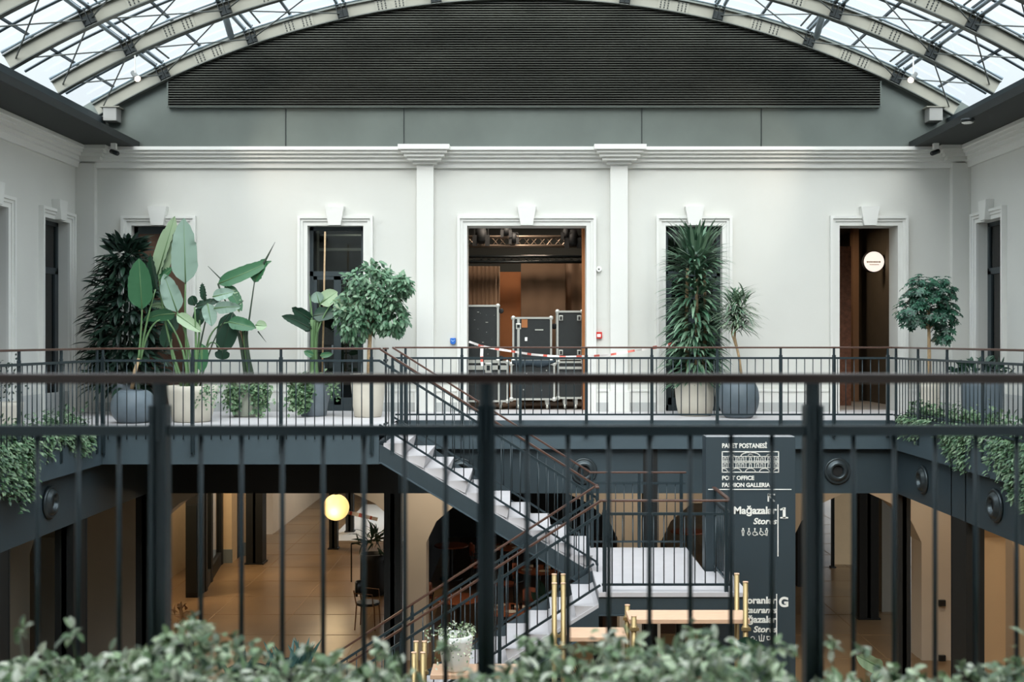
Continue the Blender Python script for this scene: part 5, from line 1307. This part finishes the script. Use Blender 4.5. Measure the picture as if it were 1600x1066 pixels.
# plants of the ground storey
D = 23.3; c = Vector((PX(583, D), D, 0)); e = empty('potted_plant', c, 'leafy plant in a tall black pot beside the bridge column', 'plant')
potg(e, c, tall_pot(.85, .27, .24), M_BLACK, .2, .78); random.seed(41)
blob(c + Vector((0, 0, 1.15)), .36, .3, .3, 60, .3, .06, L_BOPD, e, .4, .6, 'strap', inner=.1)
g = empty('coat_stand', (PX(580, 24.5), 24.5, 0), 'black horizontal bar on thin posts behind the black plant pot', 'stand')
m = MB(); a_, b_ = P(549, 850, 24.5), P(600, 841, 24.5); m.tube([a_, b_], .022, 8); m.tube([a_, (a_.x, a_.y, 0)], .015, 6); m.tube([b_, (b_.x, b_.y, 0)], .015, 6); m.build('bar', M_BLACK, g)
for px, py, D, lb, sd_ in ((455, 1010, 14.4, 'blue-green agave with upright blades rising above the foreground leaves', 51), (386, 1018, 15.0, 'agave blade cluster left of the larger agave', 52)):
    c = P(px, py + 26, D); e = empty('agave', (c.x, c.y, 0), lb, 'plant'); random.seed(sd_)
    MB().lathe(tall_pot(c.z, .26, .24), (c.x, c.y, 0), 24).build('pot', M_BLACK, e, smooth=True); g = MB()
    for j in range(18 if px > 420 else 8):
        a = random.uniform(0, 6.283); g.leaf(c + Vector((random.uniform(-.25, .25), random.uniform(-.1, .1), -.1)), Vector((math.cos(a) * .5, math.sin(a) * .4, 1)), Vector((0, -1, .2)), random.uniform(.3, .46), .07, .15, 5, .2, 'strap')
    g.build('foliage', mat('agave_leaf', (60, 92, 88), .4, noise=.1), e, smooth=True)
D = 15.6; c = Vector((PX(855, D), D, 0)); e = empty('potted_plant', c, 'broad dark leaved plant standing between the two stair flights', 'plant')
potg(e, c, tall_pot(.7, .24, .2), M_BLACK, .2, .6); random.seed(43)
for i, (bx, by, tx, ty, w_) in enumerate(((856, 960, 842, 905, 22), (858, 955, 874, 918, 20), (855, 950, 830, 925, 16), (860, 960, 880, 940, 16), (852, 965, 838, 950, 14))): bigleaf(e, D, bx, by, tx, ty, w_, L_BOPD, roll=.3, tears=2)
petiole(e, [(855, 1010), (856, 985), (856, 955)], D, .02)
# left corner dim plant
c = Vector((PX(285, 18.9), 18.0, 0)); e = empty('potted_plant', (PX(283, 17.6), 17.6, 0), 'dry brown leafed plant in the dim left corner of the ground storey', 'plant'); c = Vector((PX(283, 17.6), 17.6, 0)); random.seed(44)
potg(e, c, tall_pot(.6, .2, .18), M_BLACK, .15, .5); blob(c + Vector((0, 0, .85)), .16, .15, .28, 40, .16, .08, mat('dry_leaf', (170, 128, 84), .6), e, .4, .2, inner=.1)

# brass pipe plant stands
def stand(x0, x1, yb, yf, z, poles, label, extra=()):
    e = empty('plant_stand', ((x0 + x1) / 2, yf, 0), label, 'stand')
    box(x0, x1, yf, yb, z - .05, z).build('shelf', M_SHELF, e, bevel=.006)
    for x, y, zt_ in poles:
        o = MB().tube([(x, y, 0), (x, y, zt_)], .028, 12).build('pole', M_BRASS, e, smooth=True)
        m = MB(); m.tube([(x, y, zt_), (x, y, zt_ + .006)], .03, 12); m.build('cap', M_SHELF, o)
        m = MB().lathe([(.032, -.03), (.04, -.02), (.04, .02), (.032, .03)], (x, y, z - .09), 12); m.bar((x - .05, y - .03, z - .09), (x + .05, y - .03, z - .09), .03, .03); m.build('clamp', M_BRASS, o)
    return e
Df, Db = 12.0, 12.42; zA = CZ - 437 * Df / F; zB = CZ - 465 * Df / F
stand(PX(983, Df), PX(1172, Df), Db, Df, zA, [(PX(983, Db) - .02, Db, PZ(946, Db)), (PX(990, Df) - .0, Df - .03, PZ(962, Df)), (PX(1152, Db), Db + .03, PZ(898, Db)), (PX(1164, Df), Df - .03, PZ(909, Df))], 'brass pipe stand with a pale timber shelf, the higher one at the right')
stand(PX(885, Df), PX(980, Df), Db, Df, zB, [(PX(866, Db), Db, PZ(898, Db)), (PX(866, Df), Df - .03, PZ(911, Df)), (PX(880, Db), Db, PZ(898, Db)), (PX(880, Df), Df - .03, PZ(911, Df))], 'brass pipe stand with a pale timber shelf beside the lower stair flight')
zC = CZ - 524 * Df / F
stand(PX(672, Df), PX(822, Df), Db, Df, zC, [(PX(650, Db), Db, PZ(1003, Db)), (PX(647, Df), Df - .03, PZ(1019, Df)), (PX(663, Db), Db, PZ(1003, Db)), (PX(661, Df), Df - .03, PZ(1019, Df))], 'brass pipe stand with the lowest pale shelf, carrying the white pot')
c = Vector((PX(712, 12.2), 12.2, zC)); e = empty('potted_plant', c, 'white tapered pot with trailing variegated plant on the lowest pale shelf', 'plant')
hp = PZ(992, 12.2) - zC; potg(e, c, tall_pot(hp, .19, .14), M_POTW, .15, hp - .05); random.seed(61)
blob(c + Vector((0, 0, hp + .03)), .22, .18, .09, 260, .04, .03, L_NEAR, e, shape='heart')
strands(e, [c + Vector((x, -.17, hp + .02)) for x in (-.15, -.1, -.02, .04, .12, .17)], 12, .4, L_NEAR, .03, .024, .02, name='trailing_stems'); strands(e, [c + Vector((x, -.02, hp + .04)) for x in (-.25, -.3)], 5, .15, L_NEAR, .03, .024, .06, name='trailing_stems')
random.seed(62)
for px, y0_, lb in ((915, 12.95, 'wiry dark grass plant beneath the middle timber shelf'),):
    c = Vector((PX(px, y0_), y0_, 0)); e = empty('potted_plant', c, lb, 'plant'); potg(e, c, tall_pot(1.2, .25, .22), M_BLACK, .2, 1.1)
    g = MB()
    for _ in range(70):
        d = rnd_dir(.9); p = c + Vector((0, 0, 1.15)); L_ = random.uniform(.4, .75); g.tube([p, p + d * L_ * .5, p + d * L_ + Vector((0, 0, -.1))], [.006, .005, .002], 4)
    g.build('foliage', mat('dark_grass', (60, 52, 44), .6), e)
for px, py, D, lb, wp in ((1358, 1052, 11.5, 'single large pale leaf of a plant rising at the lower right', 40), (1165, 1018, 11.6, 'dark banana leaf beside the foot of the sign pillar', 26)):
    e = empty('banana_plant', (PX(px, D), D, 0), lb, 'plant'); MB().lathe(tall_pot(.6, .24, .2), (PX(px, D), D, 0), 24).build('pot', M_BLACK, e, smooth=True)
    petiole(e, [(px + 4, 1066 + 250), (px + 4, 1150), (px + (16 if wp > 30 else -10), py + 16)], D, .016)
    if wp > 30: bigleaf(e, D, px + 22, 1046, px - 20, 1024, 26, L_BOPL, roll=.2, tears=2); bigleaf(e, D, px + 6, 1070, px + 20, 1044, 18, L_BOPP, roll=.3)
    else: bigleaf(e, D, 1150, 1003, 1202, 1022, 24, L_BOPD, roll=.2, bend=.04, tears=1)
box_l = [(PX(1458, 17.9), 'upper'), ]
for py, lb in ((942, 'small dark square wall box on the lit right wall, upper'), (1028, 'small dark square wall box on the lit right wall, lower')):
    c = P(1471, py, DW); e = empty('wall_box', c, lb, 'wall box'); box(c.x - .055, c.x + .055, DW - .05, DW, c.z - .05, c.z + .05).build('casing', M_DARKM, e, bevel=.004)
    box(c.x - .035, c.x + .035, DW - .054, DW - .05, c.z - .03, c.z + .03).build('cover', M_RUB, e)
